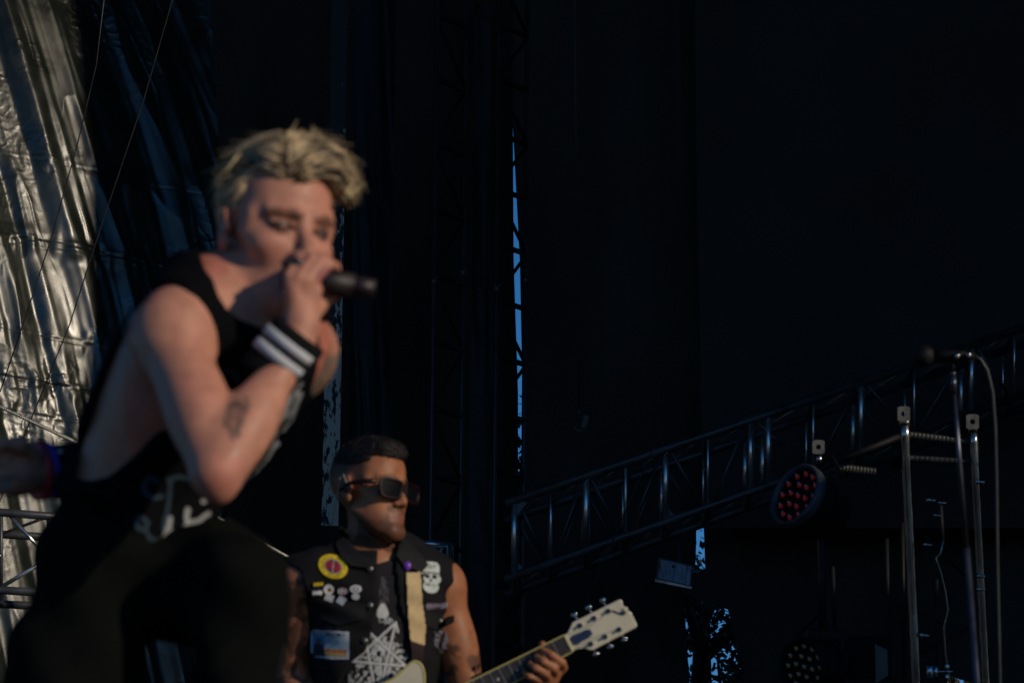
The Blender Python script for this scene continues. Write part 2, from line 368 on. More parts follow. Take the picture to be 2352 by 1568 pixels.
# ---- roof truss rising to the right
A = P(1178, 1150, 25.0); A2 = P(1176, 1324, 25.0); B = P(2440, 722, 26.6); B2 = P(2440, 872, 26.6)
dv = np.array((0, .62, 0.0))
tr = thing('roof_truss', (A2[0], A2[1], A2[2]), 'large dark steel roof truss rising from the centre to the right edge', 'truss')
for p, q, nm in ((A, B, 'chord'), (A2, B2, 'chord'), (A+dv, B+dv, 'chord'), (A2+dv, B2+dv, 'chord')):
    e = (q-p)/np.linalg.norm(q-p)
    bar(nm, p-e*(.06 if nm == 'chord' else 0), q, .030, M['darksteel'], tr, 14)
def tpt(x, top, rear=False):          # point of the truss chord at photo x
    p, q = (A, B) if top else (A2, B2); lo, hi = 0., 1.
    for _ in range(30):
        m_ = (lo+hi)/2
        if proj(p+(q-p)*m_)[0] < x: lo = m_
        else: hi = m_
    r = p+(q-p)*lo
    return r+dv if rear else r
posts = [(1181, 1), (1265, 0), (1346, 1), (1437, 0), (1529, 1), (1626, 0), (1724, 1), (1765, 1), (1868, 0), (1978, 1), (2100, 0), (2232, 1), (2330, 0)]
vert = lambda a, b: np.array((a[0]*.5+b[0]*.5, a[1], 0))
for x, th_ in posts:
    for rear in (False, True):
        a, b = tpt(x, True, rear), tpt(x, False, rear)
        bar('post', a, b, .0235 if th_ else .0105, M['steel'], tr, 12)
dx = [p[0] for p in posts if p[0] != 1765]
for i in range(len(dx)-1):
    up_first = i % 2 == 0
    for rear in (False, True):
        a, b = tpt(dx[i]+8, up_first, rear), tpt(dx[i+1]-8, not up_first, rear)
        bar('diagonal', a+np.array((0, .012, 0)), b+np.array((0, .012, 0)), .0125, M['darksteel'], tr, 8)
for i, x in enumerate(dx):
    for top_ in (True, False):
        bar('spreader', tpt(x, top_), tpt(x+4, top_, True), .014, M['darksteel'], tr, 8)
        if i < len(dx)-1: bar('spreader', tpt(x, top_, True), tpt(dx[i+1], top_), .0105, M['steel'], tr, 8)
for (x, top_, sx_) in ((1181, False, 1), (1181, True, 1), (1528, False, 1)):
    p = tpt(x, top_); s_ = -1 if top_ else 1
    MB().prism([p+(.02, 0, 0), p+(.085, 0, .012*s_), p+(.02, 0, .10*s_)], np.array((0, .008, 0))).build('gusset', M['darksteel'], tr)
# ---- lattice towers
def tower(xs_, d0, ztop, ybase, m, label, seed, step=.34, coll=None, tub=.017):
    r_ = random.Random(seed); base = P(sum(xs_)/len(xs_), 900, d0)
    t = thing('lattice_tower', down(base), label, 'tower', 'lattice towers in front of the backdrop')
    legs = []
    for i, x in enumerate(xs_):
        p = P(x, 900, d0+(.28 if i % 2 else 0)); legs.append(p)
        bar('upright', down(p), (p[0], p[1], ztop), tub, m, t, 10)
    z = FLOOR+.2; k = 0; n_ = 0
    while z < ztop-.4 and n_ < 23:
        for i in range(len(legs)):
            for j in range(i+1, len(legs)):
                a, b = legs[i], legs[j]
                if z > 4.2 or i+j == 1:
                    bar('rung', (a[0], a[1], z), (b[0], b[1], z), .021, M['blacksteel'], t, 6)
                    if j == i+1: bar('brace', (a[0], a[1], z+(.02 if k % 2 else step-.02)), (b[0], b[1], z+(step-.02 if k % 2 else .02)), .014, M['blacksteel'], t, 6)
        z += step; k += 1; n_ += 1
    if coll:
        for i, y in coll:
            p = legs[i]; zz = P(xs_[i], y, d0)[2]
            MB().tube([(p[0], p[1]-.004, zz-.035), (p[0], p[1]-.004, zz+.035)], .026, 12).ball((p[0]+.02, p[1]-.025, zz+.02), .012).build('coupler', M['darksteel'], t, smooth=True)
    return t
towm = mat('tower_tube', (.045, .048, .055), .42, .4, noise=(9, .35, I3))
tower((992, 1060), 25.8, 11, 0, towm, 'dim lattice tower of two tubes, left of the narrow blue gap', 3, .46, coll=((0, 632), (1, 586)))
tower((1137, 1204), 26.6, 11, 0, towm, 'dim lattice tower whose rungs cross the narrow blue gap', 4, .40, coll=((0, 650), (1, 606)))
# crumpled foil bits between towers
for k, (x0, x1, y0, y1) in enumerate(((1072, 1112, -100, 1500), (1118, 1130, 200, 1500))):
    sheet('plastic_sheet', (x0, x1), (y0, y1), 27.4-k*.1, plastdull, ('thin crumpled dark plastic strip behind the towers', 'thinnest dark plastic strip, just left of the blue gap', 'faint dark plastic strip left of the first lattice tower')[k], math.radians(5), .014, .7, 11.+k*3, shear=.05, wl=1.4)
# ---- tree behind
def tree(x, y, d, R_, n, label, seed, trunkx=None):
    r_ = np.random.default_rng(seed); c = P(x, y, d); t = thing('tree', (c[0], c[1], 0), label, 'tree', 'trees beyond the stage')
    tb = MB(); tz = c[2]
    tb.tube([(c[0], c[1], 0), (c[0]+.1, c[1], tz*.5), (c[0]-.05, c[1], tz*.8), (c[0], c[1], tz+R_*.3)], [.28, .22, .16, .06], 9)
    ends = []
    for i in range(26):
        a = r_.uniform(0, 6.28); el = r_.uniform(-.2, 1.1); L = R_*r_.uniform(.6, 1.0); s0 = np.array((c[0], c[1], tz*r_.uniform(.72, 1.05)))
        e = s0+L*np.array((math.cos(a)*math.cos(el), math.sin(a)*math.cos(el), math.sin(el))); mid = (s0+e)/2+np.array((0, 0, .12*R_))
        tb.tube([s0, mid, e], [.07, .035, .01], 6); ends += [mid, e, (mid+e)/2]
        for q in range(3):
            w = e+r_.normal(0, R_*.2, 3); tb.tube([mid, (mid+w)/2+(0, 0, .1), w], [.02, .012, .005], 5); ends.append(w)
    tb.build('trunk', M['bark'], t, smooth=True)
    ends = np.array(ends); cl = ends[r_.integers(0, len(ends), n)]+r_.normal(0, .10, (n, 3))+r_.normal(0, .14, (n, 3))*(r_.random((n, 1)) < .3)
    s_ = r_.uniform(.018, .040, n)[:, None]; u = r_.normal(size=(n, 3)); u /= np.linalg.norm(u, axis=1)[:, None]
    w = np.cross(u, r_.normal(size=(n, 3))); w /= np.linalg.norm(w, axis=1)[:, None]
    vs = np.stack([cl-u*s_*1.5, cl+w*s_*.7, cl+u*s_*1.5, cl-w*s_*.7], 1).reshape(-1, 3); i = np.arange(n)*4
    o = obj('crown', vs, np.stack([i, i+1, i+2, i+3], 1), M['leaf'], t, smooth=False)
    return t
tree(1615, 1500, 36, 1.7, 15000, 'leafy tree seen through the lower right opening between black cloths', 5)
tree(1190, 1210, 36, 1.0, 6000, 'tree top just showing at the foot of the narrow blue gap', 8)
tree(2230, 1700, 37, 2.0, 9000, 'tree low behind the bright poles on the right', 9)
# ---- wire rope running down from far left to the guitarist
def tw_rope(name, pts, r, m, label, cat, strands=6, pitch=.10):
    mb = MB(); pts = [np.array(p) for p in pts]
    seg = [np.linalg.norm(pts[i+1]-pts[i]) for i in range(len(pts)-1)]; L = sum(seg); n = int(L/.012)
    cen = []
    for i in range(n+1):
        t = L*i/n; k = 0
        while k < len(seg)-1 and t > seg[k]: t -= seg[k]; k += 1
        cen.append(pts[k]+(pts[k+1]-pts[k])*min(t/seg[k], 1))
    e = pts[-1]-pts[0]; e /= np.linalg.norm(e); a = np.cross(e, (0, 1, 0)); a /= np.linalg.norm(a); b = np.cross(e, a)
    for s_ in range(strands):
        mb.tube([c+r*.62*(math.cos(2*math.pi*(s_/strands+i*L/n/pitch))*a+math.sin(2*math.pi*(s_/strands+i*L/n/pitch))*b) for i, c in enumerate(cen)], r*.46, 5)
    return tagit(mb.build(name, m, smooth=True), label, cat)
dr = 19.6
tw_rope('wire_rope', [P(-220, 845, dr), P(0, 934, dr), P(155, 1006, dr), P(330, 1095, dr+.1), P(510, 1194, dr+.3), P(660, 1278, dr+.4), P(820, 1370, dr+.5)], .0095, M['rope'], 'pale twisted wire rope slanting down from the far left behind the singer', 'rope', pitch=.07)
tagit(MB().tube([P(430, -200, 20.0), P(396, 0, 20.0), P(330, 230, 20.02), P(232, 520, 20.0), P(160, 745, 19.98), P(54, 1005, 20.0), P(-30, 1230, 20)], .0035, 8).build('guy_line_and_shadow', M['cable'], smooth=True), 'thin dark line slanting down across the crumpled plastic at left', 'line')
tagit(MB().tube([P(262, -200, 20.4), P(221, 150, 20.4), P(178, 330, 20.42), P(120, 540, 20.4), P(58, 730, 20.38), P(0, 900, 20.4)], .0035, 8).build('guy_line_and_shadow', M['cable'], smooth=True), 'shadow of the thin dark line, modelled as a strand on the crumpled plastic nearest the left edge', 'line')  # dark tube standing for the cast shadow of the line above
# ---- small truss low at the far left
p0, p1 = P(-200, 1168, 19), P(175, 1190, 19.2)
st = thing('low_truss', P(-200, 1290, 19), 'small steel truss crossing low at the far left edge behind the singer', 'truss')
rows = [(1168, 1192, 19.0, .021), (1222, 1238, 19.35, .021), (1350, 1366, 19.0, .021), (1384, 1396, 19.35, .021)]
ln = {}
for y0, y1, d, r in rows:
    a, b = P(-200, y0-8, d), P(240, y1+3, d); ln[y0] = (a, b); bar('chord', a, b, r, M['darksteel'], st, 12)
def on(y, x): a, b = ln[y]; t = (x+200)/440; return a+(b-a)*t
xs_ = (-140, 2, 112, 236)
for i, x in enumerate(xs_):
    bar('post', on(1168, x), on(1350, x), .011, M['darksteel'], st); bar('post', on(1222, x), on(1384, x), .011, M['darksteel'], st)
    if i < 3:
        m_ = (x+xs_[i+1])/2+30
        bar('diagonal', on(1168, x+15), on(1168, xs_[i+1])*.45+on(1350, xs_[i+1])*.55, .009, M['steel'], st); bar('diagonal', on(1350, x-10), on(1168, xs_[i+1])*.45+on(1350, xs_[i+1])*.55, .011, M['steel'], st)
        bar('diagonal', on(1222, x), on(1168, xs_[i+1]), .008, M['steel'], st)
# ---- pipe frame behind guitarist's shoulder
pf = thing('pipe_frame', down(P(1000, 1400, 24)), 'grey steel pipe frame corner showing beside the guitarist\'s left shoulder', 'pipe frame')
a, b = P(900, 1243, 24), P(1040, 1252, 24)
bar('top_rail', a, b, .022, M['steel'], pf); bar('post', b+(-.02, 0, 0), down(b+(-.02, 0, 0)), .026, M['steel'], pf); bar('post', a, down(a), .026, M['steel'], pf)
bar('brace', P(1018, 1258, 24), P(985, 1300, 24), .010, M['steel'], pf)
# ---- chain hoist hook
hk = thing('hoist_hook', P(1335, 960, 25.4), 'dark chain hoist hook hanging in front of the black backdrop', 'hook')
bar('chain', P(1314, -500, 25.4), P(1330, 940, 25.4), .0045, M['darksteel'], hk, 6)
q = [P(1331+14*math.cos(t), 972+17*math.sin(t), 25.4) for t in np.linspace(-1.6, 2.6, 12)]
MB().tube(q, .009, 8).ball(P(1331, 948, 25.4), .022).build('hook', M['darksteel'], hk, smooth=True)
MB().box(P(1344, 968, 25.38), CR*.018+CU*-.004, CF*.008, CU*.042+CR*.012).build('block', M['darksteel'], hk, bevel=.004)
tagit(MB().tube([P(1610, 790, 24.4), P(1500, 1030, 24.3), P(1395, 1270, 24.2), P(1250, 1590, 24.1)], .0045, 7).build('control_cable', M['cable'], smooth=True), 'thin black cable slanting in front of the roof truss', 'cable')
# ---- flood box lamp
fb = thing('flood_lamp', P(1555, 1310, 23.5), 'square flood lamp, blue light painted on its glass, tilted below the roof truss', 'lamp')
bluem = mat('scuffed_blue_lit_glass', (.16, .22, .32), .35, 0, noise=(26, .5, (3, 1, .4)), spec=.8)  # blue light falling on the box is put into the glass colour
q = [P(x, y, 23.5) for x, y in ((1512, 1279), (1592, 1298), (1588, 1348), (1506, 1330))]
MB().prism(q, CF*.12-CU*.01).build('housing', M['darksteel'], fb, bevel=.004)
MB().prism([P(x, y, 23.49) for x, y in ((1518, 1284), (1588, 1301), (1584, 1343), (1511, 1326))], CF*.004).build('glass', bluem, fb)
MB().prism([P(x, y, 23.46) for x, y in ((1505, 1329), (1589, 1347), (1589, 1352), (1505, 1335))], CF*.05).build('lip', M['steel'], fb)
MB().ball(P(1546, 1300, 23.485), (.009, .006, .009)).build('screw', M['cable'], fb, smooth=True)
bar('hanger', P(1560, 1285, 23.55), P(1562, 1236, 24.6), .012, M['darksteel'], fb)
# ---- lighting frame at right: poles with drilled square tabs and ribbed cross tubes
dL = 15.0
fr = thing('lighting_frame', down(P(2160, 1500, dL)), 'steel frame of bright poles with drilled square tabs holding the round lamps at right', 'frame')
def ptab(x, y, w, h_, d):
    c = P(x, y, d); n = 18; vs = []; fs = []
    mb = MB(); hw, hh = w/2*d/F, h_/2*d/F; cr_ = hw*.42
    sq = []
    for i in range(n):
        t = 2*math.pi*i/n; cx, cy = math.cos(t), math.sin(t); s_ = 1/max(abs(cx), abs(cy)); sq.append((cx*s_*hw, cy*s_*hh))
    for dep in (0, .012):
        for i in range(n): vs.append(c+CR*sq[i][0]+CU*sq[i][1]+CF*dep)
        for i in range(n): vs.append(c+CR*cr_*math.cos(2*math.pi*i/n)+CU*cr_*math.sin(2*math.pi*i/n)+CF*dep)
    for i in range(n):
        j = (i+1) % n
        fs += [[i, i+n, j+n, j], [i+2*n, j+2*n, j+3*n, i+3*n], [i, j, j+2*n, i+2*n], [i+n, i+3*n, j+3*n, j+n]]
    mb.add(vs, fs); return mb
tabm = mat('matt_grey_tab', (.11, .107, .10), .6, .2, noise=(40, .3, I3))
def pole(xt, yt, xb, yb, r, ty, name='pole'):
    a, b = P(xt, yt, dL), P(xb, yb, dL); e = (b-a)/np.linalg.norm(b-a); tt = (a[2]-FLOOR)/(-e[2]); b = a+e*tt
    k = 60; pts = [a+(b-a)*i/k for i in range(k+1)]
    o = MB().tube(pts, [r*(1+.03*math.sin(i*2.1)) for i in range(k+1)], 14).build(name, M['brightsteel'], fr, smooth=True)
    ptab(xt-2, ty, 29, 34, dL-.03).build('tab', tabm, fr)
    bar('collar', a+np.array((0, 0, .02)), a-np.array((0, 0, .012)), r*1.25, M['brightsteel'], fr, 14)
    return a, b
pole(2078, 972, 2106, 1568, .0185, 950); pole(2236, 988, 2266, 1568, .0165, 968)
q = P(1881, 1044, dL); bar('short_post', q, P(1883, 1066, dL), .013, M['brightsteel'], fr); ptab(1880, 1026, 28, 32, dL-.03).build('tab', tabm, fr)
def ribbed(x0, y0, x1, y1, r, d, nr):
    a, b = P(x0, y0, d), P(x1, y1, d); pts = []; rs = []
    for i in range(nr*4+1): pts.append(a+(b-a)*i/(nr*4)); rs.append(r*(1+.10*(i % 4 in (1, 2))))
    MB().tube(pts, rs, 12).build('cross_tube', M['ribbed'], fr, smooth=False)
ribbed(2088, 998, 2236, 1016, .013, dL+.02, 16); ribbed(2088, 1052, 2225, 1060, .012, dL+.02, 12); ribbed(1918, 1072, 2012, 1084, .016, dL+.05, 12)
bar('arm', P(1905, 1066, dL-.04), P(2066, 1002, dL-.04), .013, M['blacksteel'], fr, 12)
bar('arm', P(2066, 1012, dL+.05), P(2060, 1075, dL+.05), .030, M['blacksteel'], fr, 16)
for (x0, y0, x1, y1, r) in ((2105, 1500, 2240, 1435, .009), (2120, 1225, 2215, 1320, .006), (1990, 1345, 2160, 1430, .005)):
    bar('brace', P(x0, y0, dL+.25), P(x1, y1, dL+.3), r, M['blacksteel'], fr, 8)
for x, y, w in ((2125, 1250, .010), (2133, 1148, .012), (2148, 1183, .008), (2246, 1106, .011), (2248, 1322, .010), (2248, 1352, .010), (2158, 1154, .008), (2118, 1458, .011)):
    MB().tube([P(x, y, dL-.03), P(x+16, y+1, dL-.03)], w*.6, 8).ball(P(x, y, dL-.03), w, 8, 5).build('bolt', M['brightsteel'], fr, smooth=True)
for x, y0, y1 in ((2036, 1236, 1560), (2072, 1200, 1560), (2150, 1330, 1560), (1880, 1240, 1445), (1912, 1300, 1450), (2160, 1160, 1250)):
    bar('rear_post', P(x, y0, dL+.6), P(x+5, y1, dL+.6), .010, M['blacksteel'], fr, 8)
wn_ = thing('wing_clamp', P(2176, 1540, dL-.1), 'shiny wing nut clamp near the bottom right on the steel frame', 'clamp')
MB().tube([P(2130, 1541, dL-.1), P(2192, 1541, dL-.1)], .004, 8).build('bolt', M['brightsteel'], wn_, smooth=True)
for s_ in (1, -1): MB().ball(P(2176, 1541+s_*12, dL-.1), (.009, .004, .013)).build('wing', M['brightsteel'], wn_, smooth=True)
MB().tube([P(2136, 1528, dL-.1), P(2136, 1556, dL-.1)], .013, 12).tube([P(2150, 1530, dL-.1), P(2150, 1554, dL-.1)], .008, 10).build('jaw', M['steel'], wn_, smooth=True)
tagit(MB().tube([P(x, y, dL-.08) for x, y in ((2167, 1235), (2160, 1272), (2150, 1280), (2160, 1310), (2172, 1360), (2178, 1400), (2168, 1440), (2172, 1500), (2182, 1560), (2185, 1700))], .0035, 8).build('loose_cable', M['brightsteel'], smooth=True), 'thin shiny cable looping down between the two bright poles', 'cable')
# ---- round LED lamps
redl = mat('red_led_lens', (.22, .008, .012), .15, 0, emis=(1, .04, .05, .07), spec=.8); glintm = mat('led_white_glint', (.25, .32, .36), .12, 0, spec=1.0)  # lenses of these unlit lamps glow faintly in place of reflections
yel = mat('amber_led_lens', (.12, .12, .04), .15, 0, emis=(.7, .75, .2, .02), spec=.8)
lampb = mat('black_lamp_body', (.005, .005, .006), .75, .0, noise=(12, .3, I3), spec=.12); pit = mat('lamp_face', (.012, .012, .014), .25, 0)
def par(x, y, d, rad, aim, mA, label, hood):
    c = P(x, y, d); n = np.array(aim, float); n = n[0]*CR+n[1]*CU+n[2]*CF; n /= np.linalg.norm(n)
    u = np.cross(n, CU); u /= np.linalg.norm(u); w = np.cross(u, n)
    t = thing('round_led_lamp', c, label, 'stage lamp', 'round LED stage lamps at right')
    k = 40; ring = lambda r, dz: [c+n*dz+r*(math.cos(2*math.pi*i/k)*u+math.sin(2*math.pi*i/k)*w) for i in range(k)]
    prof = [(rad*.97, -.02), (rad*1.07, -.012), (rad*1.09, .012), (rad*1.06, .03), (rad*.97, .03), (rad*.95, .006)]
    vs = [];
    for r, z in prof: vs += ring(r, z)
    fs = [[a*k+i, a*k+(i+1) % k, (a+1)*k+(i+1) % k, (a+1)*k+i] for a in range(len(prof)-1) for i in range(k)]
    obj('rim', vs, fs, hood, t)
    prof = [(rad*.95, .004), (rad*1.02, -.03), (rad*1.0, -.12), (rad*.7, -.2), (rad*.3, -.21)]
    vs = []
    for r, z in prof: vs += ring(r, z)
    fs = [[a*k+i, (a+1)*k+i, (a+1)*k+(i+1) % k, a*k+(i+1) % k] for a in range(len(prof)-1) for i in range(k)]+[[(len(prof)-1)*k+i for i in range(k)][::-1], list(range(k))]
    obj('body', vs, fs, lampb, t)
    pts = [(0, 0)]+[(.40*rad*math.cos(a), .40*rad*math.sin(a)) for a in np.arange(6)*math.pi/3+.2]+[(.77*rad*math.cos(a), .77*rad*math.sin(a)) for a in np.arange(12)*math.pi/6]
    for a, b_ in pts:
        q = c+u*a+w*b_+n*.006
        MB().ball(q, (rad*.085,)*3, 10, 5).build('lens', mA, t, smooth=True)
        MB().ball(q+n*rad*.06+w*rad*.05+u*rad*.02, (rad*.045,)*3, 8, 4).build('lens_glint', glintm, t, smooth=True)  # pale bead stands for the white highlight on each lens
    k2 = c-n*.08
    MB().tube([k2+u*rad*1.05, k2+u*rad*1.12+w*.1, k2+w*(rad+.09), k2-u*rad*1.12+w*.1, k2-u*rad*1.05], .008, 8).build('yoke', M['blacksteel'], t, smooth=True)
    return t
greyrim = mat('worn_blue_rim', (.035, .045, .06), .5, .0, noise=(20, .3, I3))
par(1836, 1140, 14.6, .118, (-.72, .44, -.52), redl, 'round lamp of red LEDs tilted up left below the truss', greyrim)
par(1850, 1530, 13.8, .095, (-.68, .0, -.73), yel, 'round lamp of dim amber LEDs cut by the bottom edge', lampb)
# lower lamp's box body and hanging bar
hb = thing('dimmer_box', P(1960, 1500, 14.2), 'dark rounded equipment box behind the lower round lamp', 'equipment box')
MB().box(P(1962, 1508, 14.2), CR*.13, CF*.09, CU*.075).build('case', lampb, hb, bevel=.012)
MB().box(P(1900, 1456, 14.15), CR*.075, CF*.05, CU*.018).build('bracket', M['blacksteel'], hb, bevel=.004)
bar('hanger', P(1892, 1442, 14.2), P(1888, 1240, 14.2), .012, M['blacksteel'], hb)
MB().prism([P(x, y, 14.1) for x, y in ((2010, 1478), (2038, 1492), (2040, 1550), (2012, 1568))], CF*.02).build('side_plate', tabm, hb)
# ---- microphone on boom stand in front, slightly out of focus
dM = 10.0
ms = thing('microphone_stand', down(P(2245, 1560, dM)), 'tall thin microphone stand rising at the right edge', 'mic stand')
a, b = P(2190, 878, dM), P(2244, 1568, dM); e = (b-a)/np.linalg.norm(b-a); bb = a+e*((a[2]-FLOOR)/(-e[2]))
chrome = mat('dark_chrome', (.07, .075, .10), .3, .8, noise=(10, .3, I3))
bar('boom', a, a+(b-a)*.55, .0055, chrome, ms, 12, .008); bar('pole', a+(b-a)*.55, bb, .0095, chrome, ms, 12)
MB().tube([a-e*.02, a+e*.03], .009, 12).ball(a-e*.022, .010).build('clip', chrome, ms, smooth=True)
bar('neck', a-e*.02, P(2188, 822, dM), .006, M['blacksteel'], ms)
bar('knob', P(2193, 818, dM-.02), P(2204, 818, dM-.02), .010, M['brightsteel'], ms); bar('knob', P(2220, 816, dM-.02), P(2230, 816, dM-.02), .009, M['brightsteel'], ms)
for s_ in (-1, 0, 1): MB().tube([bb+np.array((0, 0, .12)), bb+np.array((.32*math.cos(s_*2.09), .32*math.sin(s_*2.09), .012))], .009, 8).build('leg', M['blacksteel'], ms, smooth=True)
mi = thing('microphone', P(2160, 818, dM), 'dark microphone lying level on top of the stand at right', 'microphone')
MB().tube([P(2150, 818, dM), P(2200, 817, dM), P(2236, 817, dM)], [.020, .014, .011], 16).build('handle', M['blacksteel'], mi, smooth=True)
MB().ball(P(2124, 817, dM), (.028, .028, .028), 16, 10).build('grille', M['blacksteel'], mi, smooth=True)
tagit(MB().tube([P(x, y, dM) for x, y in ((2236, 817), (2252, 824), (2268, 850), (2280, 900), (2286, 980), (2289, 1100), (2291, 1300), (2297, 1568), (2300, 1900))], .0042, 10).build('mic_cable', mat('grey_rubber_cable', (.03, .033, .033), .5, 0, noise=(20, .2, I3)), smooth=True), 'black microphone cable arching over and hanging down at the right edge', 'cable')
# ================================================================ PEOPLE
def nrm(a): a = np.array(a, float); return a/np.linalg.norm(a)
def camv(x, y, z): return CR*x+CF*y+CU*z          # right, away, up as seen by the camera
def head_frame(yaw, pitch, roll):
    """columns: the head's own right-to-left axis X, forward Y, up Z, in world space"""
    f = np.array((math.sin(yaw)*math.cos(pitch), -math.cos(yaw)*math.cos(pitch), -math.sin(pitch)))
    up = np.array((0, 0, 1.)); x = nrm(np.cross(up, f))*1.0; z = nrm(np.cross(f, x))
    x2 = x*math.cos(roll)+z*math.sin(roll); z2 = -x*math.sin(roll)+z*math.cos(roll)
    return np.stack([x2, f, z2], 1)
def add_head(S, c, H, s=1.0, chin=0., brow=0., jaw=0., lips=1.0, open_=0., full=0):
    T = lambda *p: c+H@(np.array(p)*s)
    E = lambda p, r, k=.02, mode='+', Q=None: S.ell(T(*p), np.array(r)*s, H if Q is None else H@Q, k*s, mode)
    Cp = lambda a, b, ra, rb, k=.015, mode='+': S.cap(T(*a), T(*b), ra*s, rb*s, k*s, mode)
    E((0, -.012, .038), (.075, .098, .088)); E((0, .038, .040), (.062, .050, .058))
    E((0, .042, -.030), (.055, .050, .070)); E((0, .052, -.078), (.042, .038, .034))
    for x in (-1, 1):
        Cp((x*(.051+jaw), .012, -.055), (x*(.024+jaw), .068, -.102), .014, .013, .022)
        E((x*.040, .060, -.026), (.023, .022, .018), .022)
        Cp((x*.014, .091, .018+brow), (x*.048, .072, .019+brow), .009, .008, .014)
        Cp((x*.060, .035, -.01), (x*.060, .045, .01), .012, .010, .02)
    Cp((0, .082, -.104-chin), (0, .080, -.100-chin), .019, .018, .025)
    if full:
        E((0, .062, -.075), (.036, .030, .036), .03)
        for x in (-1, 1): E((x*.033, .044, -.062), (.022, .026, .032), .03)
        Cp((-.012, .092, -.108), (.012, .092, -.108), .016, .016, .02)
    for x in (-1, 1):
        E((x*.032, .100, -.001), (.021, .022, .0135), .010, '-')
        E((x*.032, .0745, -.003), (.0135, .0135, .0135), .003)
        Cp((x*.019, .086, .0045), (x*.045, .076, .0045), .0042, .0038, .004)
        Cp((x*.020, .086, -.0100), (x*.043, .077, -.0095), .0030, .0028, .003)
    Cp((0, .088, .006), (0, .112, -.034), .0080, .0105, .012)
    for x in (-1, 1):
        E((x*.0125, .1015, -.040), (.0085, .011, .0078), .007); E((x*.007, .108, -.0475), (.0038, .005, .0035), .003, '-')
    fb = .0062*full; kk = .006+.006*full
    for x in (-1, 1):
        Cp((x*.020, .088-fb*.2, -.0645), (0, .0985-fb, -.0615), .0050, .0065, kk); Cp((x*.018, .088-fb*.2, -.0755-open_), (0, .0965-fb, -.0785-open_), .0055, .0075, kk)
    Cp((-.021, .093-fb, -.0690-open_/2-.0015*full), (.021, .093-fb, -.0690-open_/2-.0015*full), .0018+open_*.4-.0004*full, .0018+open_*.4-.0004*full, .003, '-')
    for x in (-1, 1):
        cE = (x*.077, -.006, -.006); Q = np.array(Matrix.Rotation(x*-.38, 3, 'Z'))
        E(cE, (.007, .020, .032), .006, '+', Q); E((x*.083, .0, -.004), (.006, .011, .018), .003, '-', Q); E((x*.078, .004, -.030), (.006, .009, .011), .006)
        E((x*.079, .013, -.008), (.005, .005, .008), .004)
def orth(z): z = nrm(z); x = nrm(np.cross(z, CF)); return np.stack([x, np.cross(z, x), z], 1)
def fingers(S, chains, k=.006):
    for pts, rs in chains: S.chain(pts, rs, k)
def colorize(v, base, fn): return fn(v, np.tile(np.array(base, np.float32), (len(v), 1)))
def mixc(c, mask, col, amt=1.0):
    m = (np.clip(mask, 0, 1)*amt)[:, None]; return c*(1-m)+np.array(col, np.float32)*m
skinm = lambda n, r=.5: mat(n, None, r, attr=True, noise=(38, .14, I3), bump=(220, .22, .0014, I3), spec=.3, sss=.10)
def strands(name, roots, dirs, lens, rads, cols, m, parent, droop=.0, seg=6, n=4, curl=None, flat=.5):
    N = len(roots); t = np.linspace(0, 1, seg); vs = np.zeros((N, seg, n, 3)); d = dirs/np.linalg.norm(dirs, axis=1)[:, None]
    P_ = np.zeros((N, seg, 3)); p = roots.copy(); dd = d.copy()
    for i in range(seg):
        P_[:, i] = p; p = p+dd*(lens/(seg-1))[:, None]
        if curl is not None: dd = dd+curl/(seg-1)
        dd = dd+np.array((0, 0, -droop/(seg-1))); dd /= np.linalg.norm(dd, axis=1)[:, None]
    side = np.cross(d, rng.normal(size=(N, 3))); side /= np.linalg.norm(side, axis=1)[:, None]; oth = np.cross(d, side)
    for j in range(n):
        w = 2*math.pi*j/n
        for i in range(seg):
            r = rads*(1-t[i]**2.2*.92); vs[:, i, j] = P_[:, i]+r[:, None]*(math.cos(w)*side+math.sin(w)*oth*flat)
    idx = np.arange(N*seg*n).reshape(N, seg, n); fs = []
    for j in range(n): fs.append(np.stack([idx[:, :-1, j], idx[:, :-1, (j+1) % n], idx[:, 1:, (j+1) % n], idx[:, 1:, j]], -1).reshape(-1, 4))
    c = np.repeat(cols, seg*n, 0)
    return obj(name, vs.reshape(-1, 3), np.concatenate(fs), m, parent, cols=c)
